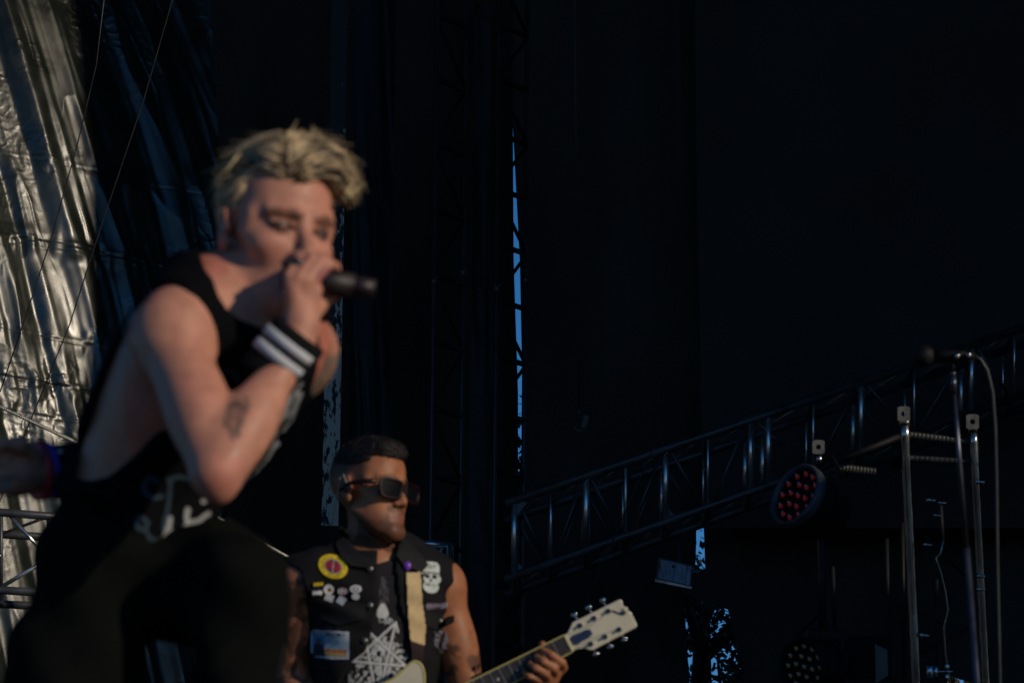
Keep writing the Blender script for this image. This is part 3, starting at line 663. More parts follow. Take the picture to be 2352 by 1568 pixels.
class Decal:
    """a thin patch of cloth, paper or print laid on a surface: colour by photo position, real thickness"""
    def __init__(s, o):
        me = o.data; off = np.array(parent_loc(o)) if True else 0
        co = np.zeros(len(me.vertices)*3); me.vertices.foreach_get('co', co); co = co.reshape(-1, 3)+off
        s.t = BVHTree.FromPolygons([tuple(p) for p in co], [tuple(p.vertices) for p in me.polygons])
    def hit(s, x, y):
        d = V(camv((x-1176)/F, 1, (784-y)/F)).normalized(); h = s.t.ray_cast(V(C0), d); return None if h[0] is None else np.array(h[0])
    def make(s, name, box_, fn, m, parent, step=1.6, off=.004, thick=.002, smoothz=0):
        x0, y0, x1, y1 = box_; nx = int((x1-x0)/step)+1; ny = int((y1-y0)/step)+1; D = np.full((nx, ny), np.nan)
        for i in range(nx):
            for j in range(ny):
                h = s.hit(x0+i*step, y0+j*step)
                if h is not None: D[i, j] = (h-C0)@CF
        D[np.isnan(D)] = np.nanmedian(D)
        for _ in range(smoothz):
            Q = np.pad(D, 1, mode='edge'); D = np.minimum(D, (Q[:-2, 1:-1]+Q[2:, 1:-1]+Q[1:-1, :-2]+Q[1:-1, 2:])/4)
        vid = {}; vs = []; fs = []; fc = []
        def vert(i, j, k):
            if (i, j, k) not in vid:
                vid[(i, j, k)] = len(vs); vs.append(P(x0+i*step, y0+j*step, D[i, j]-off-(thick if k else 0)))
            return vid[(i, j, k)]
        cells = {}
        for i in range(nx-1):
            for j in range(ny-1):
                c = fn(x0+(i+.5)*step, y0+(j+.5)*step)
                if c is not None: cells[(i, j)] = c
        for (i, j), c in cells.items():
            fs.append([vert(i, j+1, 1), vert(i+1, j+1, 1), vert(i+1, j, 1), vert(i, j, 1)]); fc.append(c)
            for di, dj, a, b in ((-1, 0, (i, j), (i, j+1)), (1, 0, (i+1, j+1), (i+1, j)), (0, -1, (i+1, j), (i, j)), (0, 1, (i, j+1), (i+1, j+1))):
                if (i+di, j+dj) not in cells:
                    fs.append([vert(*a, 1), vert(*b, 1), vert(*b, 0), vert(*a, 0)]); fc.append(c)
        return obj(name, vs, fs, m, parent, smooth=False, fcols=fc)
def seg_d(x, y, a, b):
    ex, ey = b[0]-a[0], b[1]-a[1]; t = max(0, min(1, ((x-a[0])*ex+(y-a[1])*ey)/(ex*ex+ey*ey+1e-9))); return math.hypot(x-a[0]-t*ex, y-a[1]-t*ey)
def pl_d(x, y, pts): return min(seg_d(x, y, pts[i], pts[i+1]) for i in range(len(pts)-1))
printm = mat('printed_cloth', None, .8, attr=True, noise=(60, .15, I3), spec=.2)
patchm = mat('woven_patch', None, .75, attr=True, noise=(90, .2, I3), bump=(300, .4, .001, I3), spec=.2)
gloss = mat('glossy_pin', None, .25, attr=True, noise=(90, .05, I3), spec=.5)

# ---------------------------------------------------------------- SINGER
dS = 5.6
Q = lambda x, y, dz=0.: P(x, y, dS+dz)
foot = Q(150, 1568, -.02)
singer = thing('person', (foot[0], foot[1], FLOOR), 'blond singer in black sleeveless top leaning forward with a microphone at his mouth', 'person')
lo = np.array((-1.05, 5.0, FLOOR-.01)); hi = np.array((-.10, 6.35, 3.05))
hS = .0042
T = SDF(lo, hi, hS)
Lat = nrm(camv(.60, .80, .0)); Sp = nrm(camv(.52, -.10, .85)); Lat = nrm(Lat-Sp*(Lat@Sp)); AP = np.cross(Sp, Lat)    # lateral, spine, front-back
MT = np.stack([Lat, AP, Sp], 1)
T.ell(Q(478, 850, .03), (.158, .118, .185), MT, .05)
T.ell(Q(560, 770, .03), (.150, .095, .090), MT, .05)
T.ell(Q(362, 1040, .04), (.118, .098, .150), MT, .06)
T.ell(Q(298, 1205, .04), (.108, .092, .12), MT, .05)
T.cap(Q(428, 735, -.10), Q(560, 735, 0), .050, .058, .05); T.cap(Q(560, 735, 0), Q(705, 800, .15), .058, .045, .05)
T.cap(Q(500, 690, 0), Q(575, 720, .02), .055, .06, .05)
Torso = T.copy()
Bd = T
# neck, head
Bd.cap(Q(556, 745, .03), Q(598, 620, .025), .054, .050, .025)
hc = Q(627, 532, .0); HF = head_frame(math.radians(33), math.radians(9), math.radians(0)); RR = np.array(Matrix.Rotation(math.radians(-9.0), 3, V(CF)))
HF = np.array(Matrix.Rotation(math.radians(2.0), 3, V(CF)))@HF
add_head(Bd, hc, HF, 1.03, chin=.004, open_=.006)
# right arm (near): shoulder, elbow, wrist
sh, el, wr = Q(394, 770, -.13), Q(497, 1085, -.28), Q(672, 806, -.17)
Bd.ell(sh, (.054, .056, .062), MT, .03); Bd.cap(sh, el, .052, .035, .025)
Bd.ell(sh*.45+el*.55+camv(.006, -.008, 0), (.045, .046, .085), orth(el-sh), .02)
Bd.cap(el, wr, .034, .026, .015); Bd.ell(el*.66+wr*.34, (.041, .041, .085), orth(wr-el), .02)
Bd.ell(el+camv(.003, 0, -.020), (.020, .020, .024), None, .015)
# hand round the microphone
mA, mB = Q(655, 634, -.135), Q(862, 664, -.145); mU = nrm(mB-mA)
palm0 = Q(688, 752, -.165)
Bd.cap(wr, palm0, .029, .027, .02)
Bd.cap(palm0, Q(672, 655, -.172), .019, .0135, .012); Bd.cap(palm0, Q(718, 665, -.160), .019, .0145, .012); Bd.cap(Q(694, 738, -.16), Q(696, 700, -.155), .022, .014, .012)
mk = [Q(664, 634, -.172), Q(684, 642, -.176), Q(704, 645, -.174), Q(722, 641, -.166)]
pips = [Q(694, 590, -.150), Q(716, 592, -.158), Q(738, 598, -.158), Q(757, 607, -.150)]
dips = [Q(712, 590, -.122), Q(732, 590, -.125), Q(753, 598, -.125), Q(772, 611, -.122)]
tips = [Q(716, 615, -.108), Q(738, 618, -.108), Q(758, 628, -.108), Q(776, 640, -.108)]
for a, b, c, d, r in zip(mk, pips, dips, tips, (.0078, .0080, .0078, .0072)):
    Bd.chain([palm0*.25+a*.75, a, b, c, d], [r*1.0, r*1.15, r*1.05, r*.95, r*.85], .002)
Bd.chain([palm0+camv(.01, .02, .01), Q(728, 700, -.135), Q(748, 682, -.125), Q(768, 676, -.128)], [.015, .0125, .0110, .0095], .01)   # thumb under the microphone
# left arm swung back behind the body
shl, ell_, wrl = Q(672, 832, .16), Q(455, 1035, .34), Q(120, 1078, .20)
Bd.ell(shl, (.050, .052, .056), MT, .03); Bd.cap(shl, ell_, .048, .042, .03); Bd.cap(ell_, wrl, .042, .030, .03)
pm_ = Q(40, 1085, .17); Bd.cap(wrl, pm_, .029, .033, .01, flat=(nrm(camv(.3, 1, .2)), .8)); Bd.cap(pm_, Q(20, 1068, .17), .030, .028, .02)
for i, (a, b, c) in enumerate((((25, 1035), (-20, 1030), (-45, 1055)), ((20, 1062), (-28, 1062), (-55, 1085)), ((22, 1090), (-22, 1096), (-42, 1115)), ((28, 1118), (-8, 1124), (-28, 1138)))):
    Bd.chain([Q(50, 1085, .165)*.5+Q(*a, .155)*.5, Q(*a, .15), Q(*b, .14), Q(*c, .165)], [.012, .0112, .0098, .0085], .006)
Bd.chain([Q(78, 1045, .16), Q(45, 1020, .13), Q(12, 1018, .12)], [.014, .0115, .0095], .008)
# legs
hipR, knR, anR = Q(255, 1275, -.0), Q(120, 1800, -.05), Q(60, 2330, .05)
anR[2] = FLOOR+.09
hipL, knL = Q(330, 1330, .12), Q(545, 1345, -.14); anL = np.array((knL[0]-.01, knL[1]+.03, FLOOR+.40))
Bd.cap(hipR, knR, .078, .055, .04); Bd.cap(knR, anR, .052, .038, .03); Bd.cap(hipL, knL, .075, .050, .03); Bd.cap(knL, anL, .048, .038, .03)
v, f = Bd.mesh(); qx, qy, qd = proj3 = (1176+F*((v-C0)@CR)/((v-C0)@CF), 784-F*((v-C0)@CU)/((v-C0)@CF), (v-C0)@CF)
hl = ((v-hc)@HF)/1.03
def paint_singer(v, c):
    near = qd < dS+.02
    # brows, lips; eye patches painted dark for iris and socket shade
    for s_ in (-1, 1):
        c = mixc(c, (1.3-np.hypot((np.abs(hl[:, 0]-s_*.032))/.022, (hl[:, 2]-.0165)/.0075))*3*(hl[:, 1] > .05), (.10, .05, .03), .85)
        e = np.hypot((hl[:, 0]-s_*.032)/.0170, (hl[:, 2]+.001)/.0085); mask = (e < 1) & (hl[:, 1] > .065)
        c[mask] = (.045, .022, .016)
    c[(np.abs(hl[:, 0]) > .08) & (np.abs(hl[:, 1]) < .04)] = c[(np.abs(hl[:, 0]) > .08) & (np.abs(hl[:, 1]) < .04)]*np.array((.95, .72, .75))
    lip = (np.hypot(hl[:, 0]/.022, (hl[:, 2]+.070)/.014) < 1) & (hl[:, 1] > .085); c[lip] = (.36, .13, .11)
    chk = np.exp(-(((np.abs(hl[:, 0])-.04)/.02)**2+((hl[:, 2]+.035)/.022)**2))*(hl[:, 1] > .03); c = mixc(c, chk, (.46, .17, .13), .5)
    c = mixc(c, np.clip((fbm(qx*.035+5, qy*.035+qd*9, 3)-.42)*3, 0, 1), (.52, .20, .145), .45); c = mixc(c, np.exp(-(((qx-505)/55)**2+((qy-1110)/60)**2)), (.50, .16, .12), .6); c = mixc(c, np.exp(-(((qx-420)/90)**2+((qy-900)/70)**2)), (.50, .18, .13), .35)
    # forearm tattoo (claw like), elbow, upper left arm tattoo
    t = np.full(len(v), 99.)
    for pl, w in ((((524, 945), (530, 930), (548, 925), (562, 940)), 7), (((532, 950), (528, 975), (536, 1005)), 6), (((545, 940), (545, 975), (548, 1000)), 6), (((558, 945), (556, 970), (540, 990)), 6), (((565, 915), (570, 930), (560, 950)), 5), (((520, 955), (516, 972), (520, 980)), 4)):
        for i in range(len(pl)-1):
            a, b = pl[i], pl[i+1]; ex, ey = b[0]-a[0], b[1]-a[1]; tt = np.clip(((qx-a[0])*ex+(qy-a[1])*ey)/(ex*ex+ey*ey), 0, 1)
            t = np.minimum(t, np.hypot(qx-a[0]-tt*ex, qy-a[1]-tt*ey)-w)
    armf = (qd < dS-.1)
    c = mixc(c, np.clip(-t/4+.4, 0, 1)*armf*(.6+.8*vnoise(qx*.22, qy*.22)), (.10, .075, .06), .9)
    ul = (qd > dS+.06) & (qx > 640) & (qy > 812+4*np.sin(qx*.2)) & (qy < 960)
    c = mixc(c, ul*(.45+.7*fbm(qx*.06, qy*.06, 3)), (.13, .12, .095), .85)
    hd = (qx < 110) & (qy > 1020) & (qy < 1150)
    c = mixc(c, hd*np.clip((fbm(qx*.05+3, qy*.05, 2)-.45)*8, 0, 1), (.10, .11, .12), .6)
    return c
body = obj('body', v, f, skinm('fair_skin'), singer, cols=colorize(v, (.53, .238, .155), paint_singer))
# ---- sleeveless top
G = Torso; Tk = G.copy()
Tk.ell(Q(300, 1220, .03), (.118, .105, .09), MT, .04)
Tk.D = Tk.D-.010
gg = Tk.grid(); gp = gg-C0.astype(np.float32); gw = gp@CF.astype(np.float32)
gx = 1176+F*(gp@CR.astype(np.float32))/gw; gy = 784-F*(gp@CU.astype(np.float32))/gw
Tk.D += (.0035*np.sin((gx+gy*.7)*.045+3*np.sin(gy*.012))*np.clip((gy-800)/200, 0, 1)).astype(np.float32)
hole = [(330, 672), (352, 655), (400, 650), (450, 690), (482, 745), (492, 815), (520, 900), (470, 980), (405, 985), (365, 990), (308, 1048), (250, 1094), (208, 1104), (165, 1096), (190, 1000), (222, 900), (262, 800), (300, 720)]
sdh = polysd(gx, gy, hole)*np.float32(dS/F)
Tk.D = np.where(gw < dS+.035, np.maximum(Tk.D, -sdh), Tk.D)
neckp = [(452, 560), (470, 618), (488, 640), (502, 680), (520, 708), (548, 732), (606, 755), (665, 756), (712, 740), (735, 700), (700, 560)]
Tk.D = np.where(gw < dS+.16, np.maximum(Tk.D, -polysd(gx, gy, neckp)*np.float32(dS/F)), Tk.D)
hem = [(-200, 1130), (150, 1125), (225, 1165), (250, 1300), (340, 1310), (390, 1300), (470, 1275), (590, 1225), (800, 1060), (800, 2500), (-200, 2500)]
Tk.D = np.maximum(Tk.D, -polysd(gx, gy, hem)*np.float32(dS/F))
armL = np.float32(1)
al = [(728, 735), (800, 735), (800, 930), (712, 905), (728, 850), (735, 800)]
Tk.D = np.maximum(Tk.D, -polysd(gx, gy, al)*np.float32(dS/F))
Tk.cap(Q(430, 645, .09), Q(480, 672, .05), .045, .050, .02)
Tk.D = np.where(gw < dS+.16, np.maximum(Tk.D, -polysd(gx, gy, neckp)*np.float32(dS/F)), Tk.D)
v, f = Tk.mesh(); blackknit = mat('black_jersey', (.0045, .0045, .0055), .9, noise=(30, .25, I3), bump=(14, .25, .006, I3), spec=.05)
top = obj('sleeveless_top', v, f, blackknit, singer)
dk = Decal(top)
W_ = (.30, .31, .31); Bl = (.025, .045, .065)
script = [((690, 880), (672, 905), (660, 935), (655, 960)), ((672, 900), (690, 905), (668, 960), (650, 985)), ((650, 945), (640, 985), (628, 1010), (636, 1020)), ((632, 1000), (612, 1035), (600, 1060)), ((622, 1005), (632, 1020), (612, 1050), (585, 1080)), ((600, 1045), (580, 1065), (572, 1092), (560, 1100)), ((585, 1062), (560, 1092), (548, 1118)),
          ((468, 1150), (478, 1140)), ((432, 1170), (428, 1188), (434, 1200), (456, 1196), (480, 1178)), ((434, 1200), (420, 1215), (414, 1226)), ((392, 1190), (386, 1214), (376, 1236), (368, 1262)), ((386, 1214), (400, 1222)), ((345, 1254), (362, 1250), (372, 1262))]
blue = [((362, 1104), (342, 1096), (330, 1108), (332, 1130), (350, 1144), (372, 1140)), ((392, 1100), (388, 1150), (382, 1188)), ((386, 1102), (410, 1094), (436, 1100)), ((322, 1186), (312, 1196), (318, 1214), (334, 1216), (340, 1200), (330, 1190)), ((334, 1216), (344, 1236), (362, 1240)), ((380, 1188), (376, 1215)), ((510, 858), (524, 850), (540, 856), (545, 872)), ((515, 880), (522, 905))]
def fs_(x, y):
    n_ = 2.2*vnoise(np.array(x*.11), np.array(y*.11))
    d = min(pl_d(x, y, p) for p in script)
    if d < 5.2+n_-1: return W_
    d = min(pl_d(x, y, p) for p in blue)
    if d < 4.6: return Bl
    return None
dk.make('print', (300, 840, 705, 1275), fs_, printm, top, step=2.0, off=.0015, thick=.0008)
# ---- trousers
pts_h = [hipR, hipL]
Tr = SDF((-1.05, 5.0, FLOOR-.01), (-.2, 6.1, 2.62), .0065)
Tr.ell(Q(300, 1240, .04), (.130, .112, .115), MT, .05)
Tr.cap(Q(236, 1290, -.02), Q(168, 1560, -.05), .094, .090, .04); Tr.cap(Q(160, 1560, -.05), knR, .094, .085, .04); Tr.cap(knR, anR+(0, 0, .02), .082, .066, .04)
Tr.cap(Q(375, 1325, .10), Q(480, 1330, -.02), .098, .092, .05); Tr.cap(Q(480, 1335, -.02), Q(545, 1335, -.14), .086, .064, .04); Tr.cap(Q(556, 1345, -.14), anL+(0, 0, .05), .066, .056, .04)
gg2 = Tr.grid(); gp = gg2-C0.astype(np.float32); gw = gp@CF.astype(np.float32); gx2 = 1176+F*(gp@CR.astype(np.float32))/gw; gy2 = 784-F*(gp@CU.astype(np.float32))/gw
ww = np.sin(gy2*.05+gx2*.022+2*np.sin(gx2*.02+gy2*.01))*.6+np.sin(gy2*.021-gx2*.03)
Tr.D += (.0040*ww).astype(np.float32)
cutt = [(-400, 300), (1000, 300), (1000, 1050), (560, 1180), (300, 1230), (200, 1130), (130, 1108), (60, 1100), (-400, 1090)]
Tr.D = np.maximum(Tr.D, -polysd(gx2, gy2, cutt)*np.float32(dS/F))
v, f = Tr.mesh(); px_ = 1176+F*((v-C0)@CR)/((v-C0)@CF); py_ = 784-F*((v-C0)@CU)/((v-C0)@CF)
tr_o = obj('trousers', v, f, mat('black_green_trousers', (.005, .006, .0052), .95, noise=(12, .25, I3), bump=(20, .3, .006, I3), spec=.04), singer)
MB().tube([Q(135, 1112, -.05), Q(200, 1122, -.10), Q(262, 1150, -.12)], .010, 10).build('belt', blackknit, singer, smooth=True)
for an, nm in ((anR, 0), (anL, 1)):
    MB().ball(an+np.array((.05, -.06, -.045)), (.14, .055, .05), 16, 8, np.array(Matrix.Rotation(-.8, 3, 'Z'))).tube([an+(0, 0, -.03), an+(0, 0, .07)], [.05, .045], 14).build('shoe', M['cable'], singer, smooth=True)
wd = anL.copy(); wd[2] = FLOOR
wg = thing('floor_monitor', wd, 'black wedge floor monitor under the singer\'s raised foot', 'speaker')
MB().prism([wd+(-.28, -.3, 0), wd+(.3, -.3, 0), wd+(.3, -.3, .12), wd+(.12, -.3, .30), wd+(-.28, -.3, .30)], np.array((0, .55, 0))).build('cabinet', M['deck'], wg, bevel=.01)
# ---- wristband with two pale stripes, bracelets
wb0, wb1 = wr+(el-wr)*.20, wr+(palm0-wr)*.55
e_ = nrm(wb1-wb0)
def band(name, a, b, r, m, parent, ridge=0):
    k = 15; pts = [a+(b-a)*i/k for i in range(k+1)]; rs = [r*(.93 if i in (0, k) else 1)+ridge*math.sin(i*3) for i in range(k+1)]
    return MB().tube(pts, rs, 26).build(name, m, parent, smooth=True)
wa, wbb = Q(619, 858, -.172), Q(697, 757, -.172)
wba = nrm(wbb-wa)
terry = mat('black_terry', (.010, .010, .011), .95, bump=(160, .6, .002, I3), spec=.1)
bnd = band('wristband', wa-wba*.010, wbb-wba*.006, .0435, terry, singer)
L_ = np.linalg.norm(wbb-wa)
for t0 in (.34, .62):
    def arc(c, w, r, a0, a1, n=22):
        u = nrm(np.cross(wba, CF)); w2 = np.cross(u, wba); vs = []; fs = []
        for k in range(2):
            for i in range(n+1):
                t = a0+(a1-a0)*i/n
                for rr in (r, r+.0016): vs.append(c+wba*w*(k-.5)+rr*(math.cos(t)*u+math.sin(t)*w2))
        q = lambda k, i, j: k*(n+1)*2+i*2+j
        for i in range(n): fs += [[q(0, i, 1), q(0, i+1, 1), q(1, i+1, 1), q(1, i, 1)], [q(0, i, 0), q(0, i+1, 0), q(0, i+1, 1), q(0, i, 1)], [q(1, i, 1), q(1, i+1, 1), q(1, i+1, 0), q(1, i, 0)]]
        return vs, fs
    c_ = wa+(wbb-wa)*t0
    sgn = 1 if (np.cross(nrm(np.cross(wba, CF)), wba)@CF) < 0 else -1
    vs, fs = arc(c_, .0145, .0437, sgn*.28, sgn*2.55)
    obj('stripe', vs, fs, mat('pale_stripe', (.52, .53, .55), .8, noise=(60, .1, I3)), bnd)
eb = nrm(ell_-wrl)
for x0, r, w, m_ in ((156, .0425, .048, terry), (106, .0440, .010, mat('blue_band', (.015, .05, .45), .45)), (88, .0465, .014, mat('red_band', (.55, .02, .05), .45))):
    c = Q(x0, 1080, .205); MB().tube([c-eb*w/2, c-eb*w*.45, c+eb*w*.45, c+eb*w/2], [r*.95, r, r, r*.95], 24).build('wristband' if x0 > 150 else 'bracelet', m_, singer, smooth=True)
MB().ball(Q(140, 1038, .163), .006, 10, 6).build('stud', M['brightsteel'], singer, smooth=True)
MB().ball(hc+HF@np.array((-.081, .006, -.010)), (.007, .007, .009), 12, 8, HF).build('earpiece', mat('clear_earpiece', (.25, .25, .22), .2, spec=.8), singer, smooth=True)
rg = nrm(pips[0]-mk[0]); rc = mk[0]*.45+pips[0]*.55
MB().tube([rc-rg*.004, rc+rg*.004], .0125, 18).build('ring', mat('dark_teal_ring', (.02, .06, .07), .25, .7), singer, smooth=True)
MB().tube([Q(562, 742, -.045), Q(556, 770, -.06), Q(560, 820, -.075), Q(566, 870, -.085)], .0016, 6).build('neck_cord', M['cable'], singer, smooth=True)
# ---- hair
hairm = mat('blond_hair', None, .5, attr=True, spec=.4)
HL = lambda p: hc+(np.array(p)*1.03)@HF.T
Hs = SDF(hc-.17, hc+.17, .0045)
def hE(p, r, k=.02): Hs.ell(HL(p), np.array(r)*1.03, HF, k)
hE((0, -.002, .050), (.076, .088, .085)); hE((.0, .045, .098), (.060, .050, .032), .03); hE((.040, .056, .082), (.032, .032, .032), .03)
face_cut = SDF(hc-.17, hc+.17, .0045); 
g3 = Hs.grid(); lq = ((g3-hc.astype(np.float32))@HF.astype(np.float32))/1.03
hairline = .072+.010*np.sin(lq[..., 0]*70)-.0*lq[..., 0]
fc_ = np.minimum(lq[..., 1]-(.018+.25*np.clip(lq[..., 2]-.02, 0, .1)), hairline-lq[..., 2])      # in front of the temples and under the hairline
side = np.minimum(.020-lq[..., 2], lq[..., 1]+.035); back = -.045-lq[..., 2]
Hs.D = np.maximum(Hs.D, np.maximum(fc_, np.maximum(side, back)).astype(np.float32))
v, f = Hs.mesh(); hr = np.random.default_rng(4)
vl = ((v-hc)@HF)/1.03
cc = np.array((.12, .085, .045))*np.ones((len(v), 1))
hair = obj('hair', v, f, hairm, singer, cols=cc*(.7+.6*fbm(vl[:, 0]*60+9, vl[:, 2]*25+4, 3))[:, None])
me = hair.data; nn = np.array([tuple(q.normal) for q in me.vertices])
sel = hr.choice(len(v), 7500, replace=True); rt = v[sel]; nl = nn[sel]@HF; rl = vl[sel]
keep = (rl[:, 2] > .0) | (rl[:, 1] < -.02); rt, nl, rl = rt[keep], nl[keep], rl[keep]; N = len(rt)
# swept in a fan from the parting: over the forehead to one side, back and down on the other
rx_, ry_, rd_ = (1176+F*((rt-C0)@CR)/((rt-C0)@CF), 784-F*((rt-C0)@CU)/((rt-C0)@CF), (rt-C0)@CF)
ax_ = (rx_-668)/75.; ay_ = (ry_-318)/90.
lift = np.clip((rl[:, 1]-.03)/.05, 0, 1)*np.clip((.10-rl[:, 2])/.04, 0, 1)
vert_ = np.where(rl[:, 1] > -.01, .12+.30*lift-.9*np.clip(np.abs(ax_)-.75, 0, 1.2), -.2-.7*ay_)+.10*hr.normal(size=N)
di = CR[None]*(np.sign(ax_+.15)*np.maximum(np.abs(ax_+.15), .35)+.12*hr.normal(size=N))[:, None]+CU[None]*vert_[:, None]+CF[None]*(.30+.2*hr.normal(size=N))[:, None]
di /= np.linalg.norm(di, axis=1)[:, None]; nw = nl@HF.T; di = di-nw*(di*nw).sum(1)[:, None]*.98
ang = np.arctan2(ay_+.3, ax_)
tone = np.clip((vnoise(ang*9+7, np.hypot(ax_, ay_)*1.3)*.9+vnoise(ang*24+3, np.hypot(ax_, ay_)*1.2+5)*.5-.55)*3.2+.12*hr.normal(size=N)-.5*lift, 0, 1)[:, None]
cols = (np.array((.042, .025, .016))*(1-tone)+np.array((.78, .57, .33))*tone)
ln_ = hr.uniform(.045, .085, N)*np.where((ry_ > 425) & (rx_ < 575), .4, 1.)
htree = BVHTree.FromPolygons([tuple(p) for p in v], [tuple(int(k) for k in q) for q in f])
def flow_strands(name, rt, di, ln, rad, cols, lift0, lift1, tree_, parent, m, sway, seg=8):
    N = len(rt); Pp = np.zeros((N, seg, 3)); Nn = np.zeros((N, seg, 3)); p = rt.copy(); d_ = di/np.linalg.norm(di, axis=1)[:, None]
    for i in range(seg):
        t = i/(seg-1); lf = lift0+(lift1-lift0)*t*t
        for k in range(N):
            loc, no, _, dist = tree_.find_nearest(V(p[k]))
            loc, no = np.array(loc), np.array(no); p[k] = loc+no*lf[k]; Nn[k, i] = no
        Pp[:, i] = p
        d_ = d_-Nn[:, i]*(d_*Nn[:, i]).sum(1)[:, None]+sway*(1/seg); d_ /= np.linalg.norm(d_, axis=1)[:, None]
        p = p+d_*(ln/(seg-1))[:, None]
    n = 4; vs = np.zeros((N, seg, n, 3)); t = np.linspace(0, 1, seg)
    for i in range(seg):
        tg = Pp[:, min(i+1, seg-1)]-Pp[:, max(i-1, 0)]; tg /= np.linalg.norm(tg, axis=1)[:, None]+1e-9
        sd = np.cross(tg, Nn[:, i]); sd /= np.linalg.norm(sd, axis=1)[:, None]+1e-9; r = (rad*(1-.93*t[i]**1.8))[:, None]
        for j, (a, b) in enumerate(((1, 0), (0, .55), (-1, 0), (0, -.55))): vs[:, i, j] = Pp[:, i]+r*(a*sd+b*Nn[:, i])
    idx = np.arange(N*seg*n).reshape(N, seg, n)
    fs = np.concatenate([np.stack([idx[:, :-1, j], idx[:, :-1, (j+1) % n], idx[:, 1:, (j+1) % n], idx[:, 1:, j]], -1).reshape(-1, 4) for j in range(n)])
    return obj(name, vs.reshape(-1, 3), fs, m, parent, cols=np.repeat(cols, seg*n, 0))
flow_strands('hair_strands', rt, di, ln_, hr.uniform(.0007, .0016, N), cols, hr.uniform(.0, .006, N), np.where(ry_ > 400, .004, hr.uniform(.002, .014, N)*(hr.random(N)**1.5)+.022*(hr.random(N) < .06)), htree, hair, hairm, np.zeros(3)-.5*CU)
# tufts: the spiky crown at the back left and the quiff
tf = [((560, 385), (498, 392)), ((560, 370), (486, 402)), ((575, 360), (508, 376)), ((560, 400), (495, 418)), ((655, 345), (600, 330)), ((705, 335), (645, 312)), ((730, 338), (676, 303)), ((745, 342), (716, 300)), ((770, 370), (726, 318)), ((800, 400), (760, 345)), ((790, 450), (818, 425)), ((545, 470), (520, 510)), ((560, 450), (528, 490)), ((790, 440), (812, 462)), ((770, 380), (806, 392))]
r0, d0_, l0, k0 = [], [], [], []
for (a, b) in tf:
    for q_ in range(16):
        A_ = Q(a[0]+hr.normal()*9, a[1]+hr.normal()*9, -.02+hr.normal()*.02); B_ = Q(b[0]+hr.normal()*10, b[1]+hr.normal()*10, -.02+hr.normal()*.02)
        r0.append(A_); d0_.append(B_-A_); l0.append(np.linalg.norm(B_-A_)); k0.append(np.array((.10, .07, .045))+hr.random()*np.array((.5, .4, .2)))
strands('hair_strands', np.array(r0), np.array(d0_), np.array(l0), hr.uniform(.0018, .0034, len(r0)), np.array(k0), hairm, hair, droop=.25, seg=6)
# ---- hand microphone (held: its own thing)
hm = thing('microphone', mA, 'black handheld microphone gripped at the singer\'s mouth', 'microphone')
MB().tube([mA-mU*.004, mA+mU*.02, mA+mU*.05], [.020, .024, .020], 20).build('grille', M['cable'], hm, smooth=True)
MB().tube([mA+mU*.05, mA+mU*.062, mA+mU*.10, mB-mU*.03, mB-mU*.028, mB], [.0205, .020, .0175, .0138, .0150, .0140], 20).build('handle', mat('black_microphone', (.012, .0045, .005), .5, noise=(30, .3, I3)), hm, smooth=True)
# ---------------------------------------------------------------- GUITARIST
dG = 9.7
K = lambda x, y, dz=0.: P(x, y, dG+dz)
g0 = K(860, 1568, .03)
gt_ = thing('person', (g0[0], g0[1], FLOOR), 'guitarist in sunglasses and a black denim vest covered in patches, gripping a guitar neck', 'person')
S2 = SDF((-1.08, 9.15, FLOOR-.01), (.36, 10.25, 3.48), .0058)
la = nrm(camv(.93, .30, .02)); sp = nrm(camv(.02, -.02, 1)); la = nrm(la-sp*(la@sp)); ap = np.cross(sp, la); MG = np.stack([la, ap, sp], 1)
S2.ell(K(862, 1420, .02), (.165, .112, .19), MG, .05); S2.ell(K(862, 1330, .02), (.165, .095, .085), MG, .05)
S2.ell(K(860, 1560, .03), (.140, .105, .16), MG, .06); S2.ell(K(858, 1680, .04), (.150, .115, .14), MG, .06)
S2.cap(K(715, 1330, -.06), K(850, 1295, .0), .052, .060, .05); S2.cap(K(850, 1295, 0), K(1000, 1335, .07), .060, .052, .05)
S2.cap(K(800, 1272, .02), K(900, 1276, .05), .038, .038, .05)
G2 = S2.copy()
S2.cap(K(862, 1300, .02), K(848, 1180, .03), .062, .055, .03)
gh = K(847, 1126, .0); GF = head_frame(math.radians(52), math.radians(2), 0); GF = np.array(Matrix.Rotation(math.radians(1.5), 3, V(CF)))@GF
add_head(S2, gh, GF, 1.04, chin=.002, jaw=.006, full=1)
shR, elR, wrR = K(690, 1335, -.05), K(668, 1560, .02), K(800, 1720, -.16)
S2.ell(shR, (.056, .056, .062), MG, .03); S2.cap(shR, elR, .050, .040, .03); S2.cap(elR, wrR, .040, .028, .03); S2.chain([wrR, K(845, 1730, -.20), K(880, 1745, -.21)], [.028, .03, .022], .02)
shL, elL, wrL = K(1018, 1345, .06), K(1075, 1590, .05), K(1235, 1600, -.13)
S2.ell(shL, (.054, .056, .062), MG, .03); S2.cap(shL, elL, .049, .042, .03); S2.ell(shL*.45+elL*.55, (.046, .046, .09), orth(elL-shL), .03); S2.cap(elL, wrL, .042, .028, .02)
# guitar line first: the fretting hand closes on it
dN = dG-.16; nut = P(1306, 1476, dN); nd = nrm(P(1100, 1581, dN)-nut); nn_ = nrm(np.cross(nd, CF)); nn_ = nn_ if nn_@CU > 0 else -nn_; nz = -np.cross(nd, nn_); nz = nz if nz@CF < 0 else -nz   # along, across (up), out towards the viewer
N_ = lambda a, w, o=0.: nut+nd*a+nn_*w+nz*o
